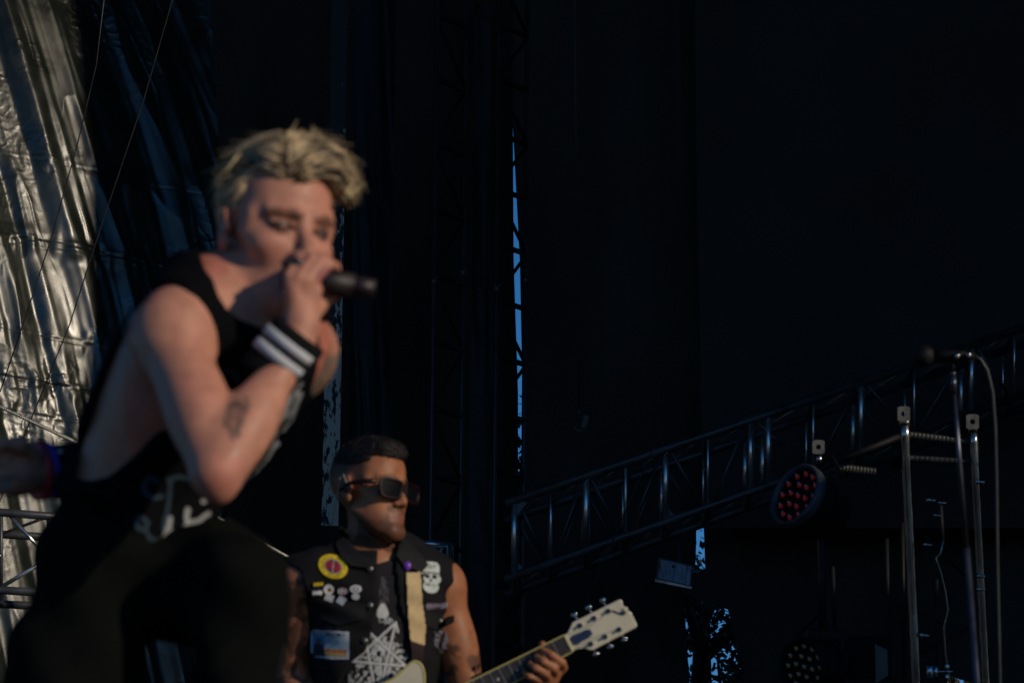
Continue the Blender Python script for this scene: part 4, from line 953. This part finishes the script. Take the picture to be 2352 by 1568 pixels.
# palm behind and below the neck, fingers curling up over the strings
pc = N_(.082, -.055, -.012)
S2.cap(wrL, pc, .030, .026, .02, flat=(nz, .75)); S2.cap(N_(.045, -.045, -.012), N_(.110, -.048, -.012), .018, .020, .015)
fg = [((.040, -.048, -.004), (.036, -.034, .026), (.050, -.004, .036), (.066, .018, .022), .0098),
      ((.062, -.052, .000), (.060, -.036, .032), (.076, -.008, .040), (.086, .008, .020), .0100),
      ((.085, -.054, .000), (.084, -.040, .033), (.100, -.014, .038), (.108, .000, .020), .0096),
      ((.106, -.054, -.004), (.108, -.044, .026), (.124, -.026, .034), (.132, -.012, .020), .0082)]
for a, b, c, d_, r in fg: S2.chain([N_(*a), N_(*b), N_(*c), N_(*d_)], [r*1.25, r*1.12, r, r*.86], .004)
S2.chain([N_(.085, -.050, -.02), N_(.070, -.018, -.036), N_(.062, .012, -.034), N_(.060, .026, -.024)], [.016, .0135, .0115, .0095], .01)
# legs
for s_, x in ((-1, 815), (1, 905)):
    h_ = K(x, 1740, .05); kn_ = np.array((h_[0]+s_*.05, h_[1]-.02, FLOOR+.50)); an_ = np.array((h_[0]+s_*.10, h_[1]+.02, FLOOR+.09)); S2.cap(h_, kn_, .085, .060, .04); S2.cap(kn_, an_, .056, .04, .03)
v, f = S2.mesh(); hl = ((v-gh)@GF)/1.04; gxx, gyy = 1176+F*((v-C0)@CR)/((v-C0)@CF), 784-F*((v-C0)@CU)/((v-C0)@CF)
def paint_g(v, c):
    nz_ = fbm(hl[:, 0]*90+40, hl[:, 2]*90+hl[:, 1]*60+40, 3)
    jawl = np.clip((-.056-hl[:, 2]+.12*np.clip(.055-hl[:, 1], 0, 1))*30, 0, 1)*(hl[:, 1] > -.012)*(hl[:, 2] > -.150)
    mouth = np.exp(-((hl[:, 0]/.020)**2+((hl[:, 2]+.070)/.011)**2)); must = (np.abs(hl[:, 0]) < .032)*(hl[:, 2] < -.046)*(hl[:, 2] > -.062)*(hl[:, 1] > .07); c = mixc(c, np.maximum(jawl, must*.9)*(.75+.5*nz_)*(1-mouth*.8), (.050, .026, .018), .75)
    c = mixc(c, (np.hypot(hl[:, 0]/.022, (hl[:, 2]+.071)/.011) < 1)*(hl[:, 1] > .08), (.20, .075, .06), .8)
    fade = np.clip((hl[:, 2]-.002)*28, 0, 1)*np.clip((.052-hl[:, 1])*50, 0, 1)*(np.abs(hl[:, 0]) > .03); c = mixc(c, fade, (.02, .014, .012), .75)
    for s_ in (-1, 1): c = mixc(c, (1.2-np.hypot((np.abs(hl[:, 0]-s_*.032))/.022, (hl[:, 2]-.02)/.006))*3*(hl[:, 1] > .05), (.02, .012, .01), .85)
    t = np.clip((fbm(gxx*.045, gyy*.045, 4)-.47)*14, 0, 1)
    c = mixc(c, t*((gxx < 706)*(gyy > 1330)), (.05, .028, .022), .8)
    c = mixc(c, t*((gxx > 1000)*(gyy > 1480)*(gxx < 1110)), (.06, .03, .022), .75)
    return c
obj('body', v, f, skinm('brown_skin', .5), gt_, cols=colorize(v, (.33, .128, .060), paint_g))
# ---- T-shirt
def prj(S_):
    g_ = S_.grid()-C0.astype(np.float32); w_ = g_@CF.astype(np.float32); return 1176+F*(g_@CR.astype(np.float32))/w_, 784-F*(g_@CU.astype(np.float32))/w_, w_
X2, Y2, W2 = prj(G2); kf = np.float32(dG/F)
Te = G2.copy(); Te.D = Te.D-.006+(.0025*np.sin(X2*.06+Y2*.09)*np.sin(Y2*.03)).astype(np.float32)
Te.D = np.maximum(Te.D, -polysd(X2, Y2, [(770, 1100), (782, 1245), (820, 1282), (868, 1294), (905, 1282), (925, 1240), (940, 1100)])*kf); Te.D = np.maximum(Te.D, (Y2-1790)*kf)
v, f = Te.mesh(); tee = obj('t_shirt', v, f, mat('washed_black_jersey', (.016, .015, .018), .9, noise=(30, .25, I3), spec=.15), gt_)
# ---- vest
Ve = G2.copy(); Ve.D = Ve.D-.017
Ve.cap(K(676, 1335, -.07), K(672, 1300, -.06), .045, .03, .03); Ve.cap(K(1040, 1350, .06), K(1044, 1392, .05), .034, .022, .03)
Ve.D += (.0022*np.sin(X2*.05-Y2*.07+2*np.sin(Y2*.02))).astype(np.float32)
opn = [(868, 1262), (866, 1290), (866, 1400), (858, 1433), (840, 1494), (808, 1518), (782, 1568), (700, 1800), (960, 1800), (940, 1568), (934, 1450), (916, 1380), (908, 1300), (910, 1262), (940, 1200), (940, 1080), (770, 1080), (775, 1215), (820, 1262)]
Ve.D = np.where(W2 < dG+.02, np.maximum(Ve.D, -polysd(X2, Y2, opn)*kf), Ve.D)
Ve.D = np.maximum(Ve.D, -polysd(X2, Y2, [(785, 1000), (790, 1225), (925, 1240), (935, 1000)])*kf)
al_ = [(500, 1250), (648, 1285), (662, 1296), (690, 1310), (703, 1360), (704, 1440), (690, 1485), (672, 1510), (500, 1520)]
Ve.D = np.maximum(Ve.D, -polysd(X2, Y2, al_)*kf)
ar_ = [(1200, 1290), (1040, 1300), (1050, 1350), (1052, 1390), (1066, 1408), (1035, 1432), (1024, 1470), (1020, 1600), (1012, 1800), (1300, 1800)]
Ve.D = np.maximum(Ve.D, -polysd(X2, Y2, ar_)*kf); Ve.D = np.maximum(Ve.D, (Y2-1720)*kf)
v, f = Ve.mesh(); denim = mat('black_denim', (.009, .009, .0105), .9, noise=(26, .35, I3), bump=(260, .5, .0015, I3), spec=.15)
vest = obj('vest', v, f, denim, gt_)
DV = Decal(vest); DT = Decal(tee)
# collar flaps and pocket flap, real thickness
def poly_in(x, y, p):
    r = False
    for i in range(len(p)):
        (ax, ay), (bx, by) = p[i], p[(i+1) % len(p)]
        if (ay > y) != (by > y) and x < (bx-ax)*(y-ay)/(by-ay)+ax: r = not r
    return r
dkc = (.010, .010, .0115)
def flap(name, pl, off=.006, thick=.006, parent=vest, m=None, c=dkc, D=DV, step=2.2, sm=6):
    xs = [p[0] for p in pl]; ys = [p[1] for p in pl]
    return D.make(name, (min(xs), min(ys), max(xs), max(ys)), lambda x, y: c if poly_in(x, y, pl) else None, m or patchm, parent, step=step, off=off, thick=thick, smoothz=sm)
flap('collar', [(782, 1206), (792, 1214), (816, 1262), (866, 1291), (846, 1303), (806, 1298), (784, 1278), (772, 1250)])
flap('collar', [(918, 1232), (940, 1240), (972, 1280), (984, 1296), (970, 1312), (930, 1300), (912, 1276)])
flap('pocket_flap', [(714, 1372), (842, 1384), (838, 1420), (776, 1436), (712, 1408)], off=.002, thick=.003)
flap('pocket_flap', [(962, 1404), (1046, 1400), (1042, 1430), (1004, 1446), (964, 1432)], off=.002, thick=.003)
for x, y in ((850, 1305), (850, 1389), (838, 1470), (1010, 1425)):
    h = DV.hit(x, y)
    if h is not None: MB().ball(h-CF*.004, (.0082, .004, .0082), 14, 7).build('button', mat('metal_button', (.16, .16, .15), .35, .8, noise=(200, .3, I3)), vest, smooth=True)
# round yellow patch with a red and grey centre
YE, RE, GR, WH, BK = (.62, .45, .02), (.26, .01, .03), (.22, .22, .22), (.60, .60, .60), (.015, .015, .017)
def yp(x, y):
    a = math.radians(-24); dx_, dy_ = x-765, y-1300; u = dx_*math.cos(a)-dy_*math.sin(a); w = dx_*math.sin(a)+dy_*math.cos(a)
    u, w = (dx_*math.cos(.42)+dy_*math.sin(.42))/34.5, (-dx_*math.sin(.42)+dy_*math.cos(.42))/26.5; r = math.hypot(u, w); t = math.atan2(w, u)
    if r > 1: return None
    if r > .60:
        k = (t*57.3) % 15.0
        return BK if (.70 < r < .86 and k < 5.0 and int(t*57.3//15) % 7 != 0) or .60 < r < .63 else YE
    if r > .53: return GR
    if abs(dx_+dy_*.1) < 1.6: return GR
    return RE if abs(w) < .36 and vnoise(np.array(x*.35), np.array(y*.35)) > .28 else (.05, .02, .03)
DV.make('yellow_patch', (728, 1268, 802, 1332), yp, patchm, vest, step=1.3, off=.001, thick=.0025)
# bus pass style picture patch
def ip(x, y):
    u, w = (x-714)/87, (y-1445-(x-714)*.06)/68
    if not (0 <= u <= 1 and 0 <= w <= 1): return None
    if (u < .09 and w > .78) or (w > .93-.10*abs(u-.6)+.03) or (u < .04 and w < .07): return None
    if u < .05 or u > .95 or w < .05 or w > .88: return (.40, .46, .55)
    if w < .17: return (.07, .08, .10) if vnoise(np.array(x*.7), np.array(3.)) > .5 else (.40, .40, .40)
    if u < .36:
        if math.hypot((u-.21)*1.2, w-.38) < .10: return (.16, .07, .06)
        if abs(u-.21) < .13 and w > .47: return (.03, .025, .035)
        return (.04, .20, .42) if w < .62 else (.03, .025, .035)
    if w < .62:
        if u > .87: return (.35, .38, .42)
        return (.10, .15, .2) if int(w*34) % 3 == 0 and u < .72 else (.30, .42, .50)
    if w < .72: return (.55, .16, .03) if int(u*20) % 3 else (.2, .1, .05)
    return (.40, .28, .12) if int(w*40) % 2 else (.34, .22, .10)
DV.make('picture_patch', (712, 1440, 804, 1526), ip, patchm, vest, step=1.4, off=.001, thick=.0025)
# white skull face patch
def sk(x, y):
    a = -.10; cx, cy = 989, 1324; u = (x-cx)*math.cos(a)-(y-cy)*math.sin(a); w = (x-cx)*math.sin(a)+(y-cy)*math.cos(a)
    u -= (w)*.10
    top_ = (abs(u) < 21 and -34 < w < -6) and not (abs(u) > 16 and w < -28)
    cran = math.hypot(u/21, (w+22)/13) < 1 or top_; chk = math.hypot((u-4)/20, (w-4)/13) < 1; jw = math.hypot((u-1)/18, (w-22)/15) < 1
    if not (cran or chk or jw): return None
    if -29 < w < -19 and abs(u) < 13: return (.10, .10, .10) if int((u+w)*.6) % 2 else (.50, .55, .52)
    for ex in (-8, 9):
        if math.hypot((u-ex)/6, (w+1)/5) < 1: return BK
    if math.hypot((u-1)/3, (w-8)/3.5) < 1: return BK
    if 15 < w < 21 and abs(u) < 13: return BK if int(u*.5) % 2 else (.50, .55, .52)
    if abs(w+9) < 1.5: return BK
    return (.50, .55, .52)
DV.make('skull_patch', (960, 1284, 1022, 1368), sk, patchm, vest, step=1.3, off=.001, thick=.0025)
def wd_(x, y):
    if not (978 < x < 1040 and abs(y-1390-(x-1010)*-.06) < 7): return None
    return (.26, .22, .30) if (int((x-978)/3.1) % 2 or abs(y-1390) < 2) and vnoise(np.array(x*.5), np.array(y*.5)) > .3 else None
DV.make('lettered_patch', (976, 1378, 1042, 1402), wd_, patchm, vest, step=1.2, off=.001, thick=.001)
DV.make('flower_patch', (996, 1430, 1034, 1505), lambda x, y: (.16, .16, .20) if (math.hypot((x-1014)/15, (y-1468)/24) < .75+.5*float(vnoise(np.array(x*.25), np.array(y*.25))) and vnoise(np.array(x*.4), np.array(y*.4)) > .35) else None, patchm, vest, step=1.4, off=.001, thick=.001)
# small pins
for nm, cx, cy, rx_, ry_, rot, cf in (('pin', 731, 1341, 11, 4, -.1, lambda u, w: YE if abs(w) < .8 and int(u*6+9) % 3 else (.3, .2, .02)), ('pin', 729, 1358, 11, 7, -.05, lambda u, w: (.015, .02, .04) if w < -.2 else WH),
    ('pin', 755, 1353, 11.5, 11.5, 0, lambda u, w: (.25, .05, .02) if math.hypot(u-.15, w-.1) < .42 else WH), ('pin', 756, 1372, 10, 8, .35, lambda u, w: (.42, .42, .46)),
    ('pin', 787, 1357, 11, 9, .03, lambda u, w: (.30, .03, .08) if abs(w) > .72 else ((.05, .02, .08) if int(u*5+9) % 3 == 0 else WH)), ('pin', 784, 1378, 9, 9, .6, lambda u, w: (.34, .38, .46)),
    ('pin', 817, 1352, 13.5, 9, 0, lambda u, w: (.08, .06, .16) if abs(math.hypot(u, w)-.45) < .13 else WH), ('pin', 817, 1369, 9, 8, .1, lambda u, w: WH if abs(w) < .9 else BK)):
    sq_ = nm == 'pin' and (abs(rx_-ry_) > 1 and ry_ < 9 or rot > .3)
    def pf_(x, y):
        u = ((x-cx)*math.cos(rot)+(y-cy)*math.sin(rot))/rx_; w = (-(x-cx)*math.sin(rot)+(y-cy)*math.cos(rot))/ry_
        if (sq_ and (abs(u) > 1 or abs(w) > 1)) or (not sq_ and math.hypot(u, w) > 1): return None
        return cf(u, w)
    DV.make(nm, (cx-rx_*1.4-1, cy-ry_*1.4-1, cx+rx_*1.4+1, cy+ry_*1.4+1), pf_, gloss, vest, step=1.1, off=.005, thick=.002)
MB().ball(DV.hit(936, 1298)-CF*.012, (.010, .005, .012), 10, 6).build('purple_pin', mat('purple_enamel', (.16, .04, .42), .35), vest, smooth=True)
# print on the T-shirt: a five-pointed star over a horned head, wolf above, wings below
st5 = [(918, 1400+84+18+0), ]
star_pts = [(914, 1430), (884, 1626), (806, 1476), (940, 1492), (846, 1600)]
star_pts = [(912, 1432), (856, 1590), (938, 1500)]
lines = [((909, 1429), (812, 1519)), ((909, 1429), (868, 1606)), ((812, 1518), (930, 1528)), ((930, 1527), (852, 1454)), ((842, 1476), (866, 1606)), ((909, 1429), (914, 1450))]
def tp(x, y):
    nz = float(vnoise(np.array(x*.18), np.array(y*.18))); nf = float(vnoise(np.array(x*.5+9), np.array(y*.5)))
    W = (.50, .51, .52)
    if y < 1385:
        d = math.hypot((x-880)/8, (y-1340)/16)
        return (.09, .09, .10) if (d < 1 or (870 < x < 892 and 1350 < y < 1384)) and nf > .5 else None
    if math.hypot((x-879)/(9+(y-1390)*.28), (y-1402)/20) < 1 and y < 1418: return W
    if 1418 <= y < 1432 and abs(x-886) < 16: return W if nf > .55 else None
    dl_ = min(seg_d(x, y, a, b) for a, b in lines)
    if dl_ < 2.7: return W
    if dl_ < 4.6: return None
    # horned head inside the star
    u, w = x-880, y-1500
    if -28 < w < 50 and abs(u) < 26-.22*max(w, 0):
        if abs(abs(u)-10) < 4.5 and -6 < w < 6: return None
        if abs(u) < 2 and w > 5: return None
        return (.46, .47, .48) if (nf > .30 or abs(u) < 6) else None
    # wing feathers
    if abs(u) < 62 and -40 < w < 80 and abs(u) < 30+(w+40)*.62:
        ph = math.sin(math.atan2(w-10, abs(u)-5)*16+nz*4)
        return (.44, .44, .43) if ph > -.1 and nz > .30 else None
    if abs(u) < 80 and w > 40: return (.38, .38, .37) if nz > .55 and nf > .3 else None
    return None
DT.make('print', (790, 1315, 946, 1600), tp, printm, tee, step=1.25, off=.0012, thick=.0008, smoothz=2)
# ---- strap
strap = thing('guitar_strap', K(945, 1400, -.08), 'tan guitar strap crossing the guitarist\'s vest from collar to waist', 'strap')
def strapc(x, y):
    L = [(906, 1238), (924, 1236), (948, 1282), (966, 1310), (970, 1380), (978, 1440), (974, 1500), (966, 1600), (950, 1600), (946, 1500), (938, 1410), (934, 1318), (930, 1290)]
    if not poly_in(x, y, L): return None
    if 1296 < y < 1314 and x < 960: return None
    return (.52, .38, .20) if y < 1470+(x-944)*.35 else (.022, .012, .014)
leather = mat('tan_webbing', None, .7, attr=True, noise=(50, .12, I3), bump=(400, .3, .001, I3), spec=.25)
DV.make('webbing', (900, 1232, 984, 1602), strapc, leather, strap, step=2.0, off=.006, thick=.003, smoothz=3)
# ---- sunglasses
def GL(p): return gh+(np.array(p)*1.04)@GF.T
def GS(p): return GL((p[0]*1.13, p[1]+.004, p[2]*1.05-.002))
sg = MB()
shell = mat('dark_tortoise_frame', (.014, .005, .007), .4, 0, noise=(60, .6, I3), spec=.3); lensm = mat('black_lens', (.004, .004, .005), .45, 0, spec=.08)
gl = thing('sunglasses', GL((0, .105, .0)), 'dark square sunglasses worn by the guitarist', 'sunglasses')
def rr(cx, w, h, n=28, p=4.0):
    o = []
    for i in range(n):
        t = 2*math.pi*i/n; c, s_ = math.cos(t), math.sin(t); o.append((cx+w*math.copysign(abs(c)**(2/p), c)*(1-.06*(s_ < 0)), h*(.90 if s_ > 0 else 1)*math.copysign(abs(s_)**(2/p), s_)))
    return o
for s_ in (-1, 1):
    yy = lambda x: .104-.9*max(abs(x)-.01, 0)**1.6*1.6
    O = rr(s_*.035, .0315, .0245); I = rr(s_*.035, .0265, .0195); n = len(O); vs = []
    for dep in (0, .005):
        for q in (O, I):
            for x, z in q: vs.append(GS((x, yy(x)+dep, z-.004)))
    fs = []
    for i in range(n):
        j = (i+1) % n; fs += [[i, j, n+j, n+i], [2*n+i, 3*n+i, 3*n+j, 2*n+j], [i, 2*n+i, 2*n+j, j], [n+i, n+j, 3*n+j, 3*n+i]]
    obj('rim', vs, fs, shell, gl)
    obj('lens', [GS((x, yy(x)+.003, z-.004)) for x, z in I]+[GS((s_*.035, yy(s_*.035)+.006, -.004))], [[i, (i+1) % n, n] for i in range(n)], lensm, gl)
    MB().tube([GS((s_*.064, .078, .008)), GS((s_*.077, .05, .007)), GS((s_*.080, .01, .004)), GS((s_*.079, -.02, -.012))], [.0075, .0065, .005, .004], 8).build('temple_arm', shell, gl, smooth=True)
MB().tube([GS((-.007, .107, .006)), GS((0, .110, .008)), GS((.007, .107, .006))], .0032, 8).build('bridge', shell, gl, smooth=True)
MB().ball(GL((-.084, .004, -.008)), (.008, .006, .009), 12, 8, GF).ball(GL((-.083, -.006, .004)), (.004, .01, .005), 10, 6, GF).build('earpiece', mat('dark_earpiece', (.02, .05, .06), .2), gt_, smooth=True)
MB().tube([GL((-.086, .004, .0)), GL((-.084, -.012, .026)), GL((-.080, -.026, .02)), GL((-.078, -.03, -.01)), GL((-.07, -.05, -.08))], .0016, 6).build('ear_wire', mat('clear_wire', (.25, .26, .25), .3), gt_, smooth=True)
# ---- hair, short and black with a faded side
H2 = SDF(gh-.18, gh+.18, .0045)
H2.ell(GL((0, -.004, .052)), np.array((.0745, .094, .078))*1.04, GF, .02); H2.ell(GL((.0, .048, .095)), np.array((.050, .036, .022))*1.04, GF, .03)
g4 = H2.grid(); q4 = ((g4-gh.astype(np.float32))@GF.astype(np.float32))/1.04
cut = np.maximum(.052+.035*np.clip((.06-q4[..., 1])*8, -1, .3)*(-1)+.012-q4[..., 2], np.minimum(q4[..., 1]-.045, .076-q4[..., 2]))
cut = np.maximum(cut, .050-q4[..., 2]); H2.D = np.maximum(H2.D, cut.astype(np.float32))
v, f = H2.mesh(); bh = mat('black_hair', None, .42, attr=True, spec=.4)
hair2 = obj('hair', v, f, bh, gt_, cols=np.tile((.012, .010, .010), (len(v), 1)))
nn2 = np.array([tuple(q.normal) for q in hair2.data.vertices]); sel = hr.choice(len(v), 2200); rt2 = v[sel]; n2 = nn2[sel]; N2 = len(rt2)
ht2 = BVHTree.FromPolygons([tuple(p) for p in v], [tuple(int(k) for k in q) for q in f])
dd2 = (np.array((0, .9, .3))+.35*hr.normal(size=(N2, 3)))@GF.T; dd2 = dd2-n2*(dd2*n2).sum(1)[:, None]
flow_strands('hair_strands', rt2, dd2, hr.uniform(.02, .04, N2), hr.uniform(.0010, .0022, N2), np.tile((.016, .013, .012), (N2, 1))*hr.uniform(.6, 1.8, (N2, 1)), hr.uniform(0, .004, N2), hr.uniform(.003, .010, N2), ht2, hair2, bh, np.zeros(3), seg=5)
# ---- jeans and shoes
J = SDF((-.85, 9.3, FLOOR-.01), (-.1, 10.15, 2.62), .008)
J.ell(K(858, 1700, .04), (.165, .13, .12), MG, .05)
for s_, x in ((-1, 815), (1, 905)):
    h_ = K(x, 1740, .05); kn_ = np.array((h_[0]+s_*.05, h_[1]-.02, FLOOR+.50)); an_ = np.array((h_[0]+s_*.10, h_[1]+.02, FLOOR+.10)); J.cap(h_, kn_, .098, .074, .03); J.cap(kn_, an_, .072, .060, .03)
    MB().ball(an_+np.array((.0, -.06, -.05)), (.05, .14, .05), 16, 8).build('shoe', M['cable'], gt_, smooth=True)
XJ, YJ, _w = prj(J); J.D = np.maximum(J.D, (1700-YJ)*kf); v, f = J.mesh(); obj('jeans', v, f, denim, gt_)
# ================================================================ ELECTRIC GUITAR
cream = mat('cream_lacquer', (.62, .57, .44), .3, noise=(14, .06, I3), coat=.3, spec=.5); bind = mat('aged_yellow_binding', (.55, .48, .16), .4)
rose = mat('dark_rosewood', (.030, .024, .026), .5, noise=(60, .35, (1, 1, 1)))
gu = thing('electric_guitar', N_(.45, 0), 'cream electric guitar with dark fretboard pointing up to the right in the guitarist\'s hands', 'guitar')
def slab(pts, o0, o1, name, m, parent=gu, bevel=.0015):
    return MB().prism([N_(a, w, o1) for a, w in pts], -nz*(o1-o0)).build(name, m, parent, bevel=bevel)
nw_ = lambda a: .0215+.0065*a/.45
LN = .46
MB().tube([N_(a, 0, -.012) for a in np.linspace(.0, LN, 12)], [nw_(a)*1.0 for a in np.linspace(.0, LN, 12)], 18, flat=.62, up=nz).build('neck', cream, gu, smooth=True)
slab([(0, .0215), (0, -.0215), (LN, -nw_(LN)), (LN, nw_(LN))], -.003, .0035, 'fretboard', rose)
for s_ in (-1, 1): slab([(0, s_*.0215), (0, s_*.0245), (LN, s_*(nw_(LN)+.003)), (LN, s_*nw_(LN))][::s_], -.006, .0042, 'binding', bind, bevel=.0006)
slab([(-.004, .0225), (-.004, -.0225), (.003, -.0225), (.003, .0225)], -.003, .0065, 'nut', mat('bone_nut', (.62, .58, .34), .4))
fr_ = MB()
fretm = mat('nickel_fret', (.25, .26, .28), .4, .6)
fp = [.628*(1-2**(-k/12.)) for k in range(1, 20)]
for a in fp: MB().box(N_(a, 0, .0042), nd*.0016, nn_*nw_(a)*.99, nz*.0014).build('fret', fretm, gu)
for k in (3, 5, 7, 9, 12, 15):
    a = (fp[k-1]+fp[k-2])/2
    for w in ((-.008, .008) if k == 12 else (0,)): MB().tube([N_(a, w, .0030), N_(a, w, .0042)], .0034, 14).build('inlay_dot', mat('pearl_dot', (.5, .5, .40), .3), gu)
# headstock: 3+3 with a notched end
hs = [(.002, .0225), (-.012, .026), (-.030, .040), (-.034, .044), (-.180, .0420), (-.184, .036), (-.181, .020), (-.190, .013), (-.186, .006), (-.192, -.003), (-.191, -.040), (-.186, -.0445), (-.052, -.046), (-.045, -.043), (-.032, -.031), (-.014, -.0245), (.002, -.0225)]
ang_ = .0
head = slab([(a*.90, w*.93) for a, w in hs], -.014, .0015, 'headstock', cream, bevel=.002)
inkm = mat('dark_blue_ink', (.02, .035, .09), .35)
slab([(-.008, .0085), (-.018, .0125), (-.052, .0105), (-.064, .007), (-.064, -.007), (-.052, -.0105), (-.018, -.0125), (-.008, -.0085)], .0016, .004, 'truss_rod_cover', inkm, head, .001)
# bird-like emblem
slab([(-.128, .024), (-.136, .023), (-.140, .010), (-.148, .001), (-.157, .000), (-.162, .007), (-.158, .017), (-.151, .012), (-.146, .010), (-.138, .020)], .0016, .0022, 'emblem', inkm, head, 0)
MB().tube([N_(-.153, .012, .0024), N_(-.161, .010, .0024), N_(-.163, .003, .0024), N_(-.155, -.001, .0024)], .0012, 6).build('emblem', mat('gold_ink', (.45, .38, .2), .4), head)
chr_ = mat('bright_chrome', (.6, .6, .6), .12, 1.0)
for i in range(3):
    for s_ in (1, -1):
        a = -.045-.0395*i-(.0 if s_ > 0 else .0035); w = s_*.0265
        tn = MB().tube([N_(a, w, .001), N_(a, w, .004)], .0068, 16).tube([N_(a, w, .004), N_(a, w, .012)], .0032, 12).build('tuner_post', chr_, gu, smooth=False)
        MB().tube([N_(a, s_*.037, -.010), N_(a, s_*.050, -.010)], .0022, 8).ball(N_(a, s_*.0560, -.010), (.0062, .0062, .0090), 12, 8, np.stack([nn_, nz, nd], 1)).build('tuner_key', chr_, gu, smooth=True)
for k in range(6):
    w0 = -.0165+.0066*k; i = k % 3; s_ = 1 if k > 2 else -1; a = -.045-.0395*(i if s_ < 0 else 2-i)
    MB().tube([N_(a, s_*.0265-s_*.003, .009), N_(0, w0, .0070), N_(LN+.18, w0*1.35, .012)], .00042, 5).build('string', fretm, gu)
# body with an upper horn
bo = [(.375, .028), (.372, .060), (.352, .098), (.350, .122), (.362, .136), (.382, .132), (.42, .118), (.47, .120), (.53, .142), (.60, .165), (.69, .172), (.76, .140), (.795, .07), (.80, 0), (.795, -.08), (.755, -.150), (.68, -.185), (.59, -.172), (.52, -.130), (.47, -.108), (.42, -.112), (.395, -.105), (.40, -.07), (.43, -.032)]
def smooth_poly(p, n=3):
    for _ in range(n):
        q = []
        for i in range(len(p)):
            a, b = np.array(p[i]), np.array(p[(i+1) % len(p)]); q += [tuple(a*.75+b*.25), tuple(a*.25+b*.75)]
        p = q
    return p
bs = smooth_poly(bo); slab(bs, -.040, -.002, 'body', cream, bevel=.004)
bb_ = [N_(a, w, -.003) for a, w in bs]; MB().tube(bb_+[bb_[0]], .0028, 8, caps=False).build('binding', bind, gu, smooth=True)
for a in (.50, .62): slab([(a, .035), (a+.036, .035), (a+.036, -.035), (a, -.035)], -.002, .004, 'pickup', M['blacksteel'])
slab([(.655, .04), (.672, .04), (.672, -.04), (.655, -.04)], -.002, .008, 'bridge', chr_)
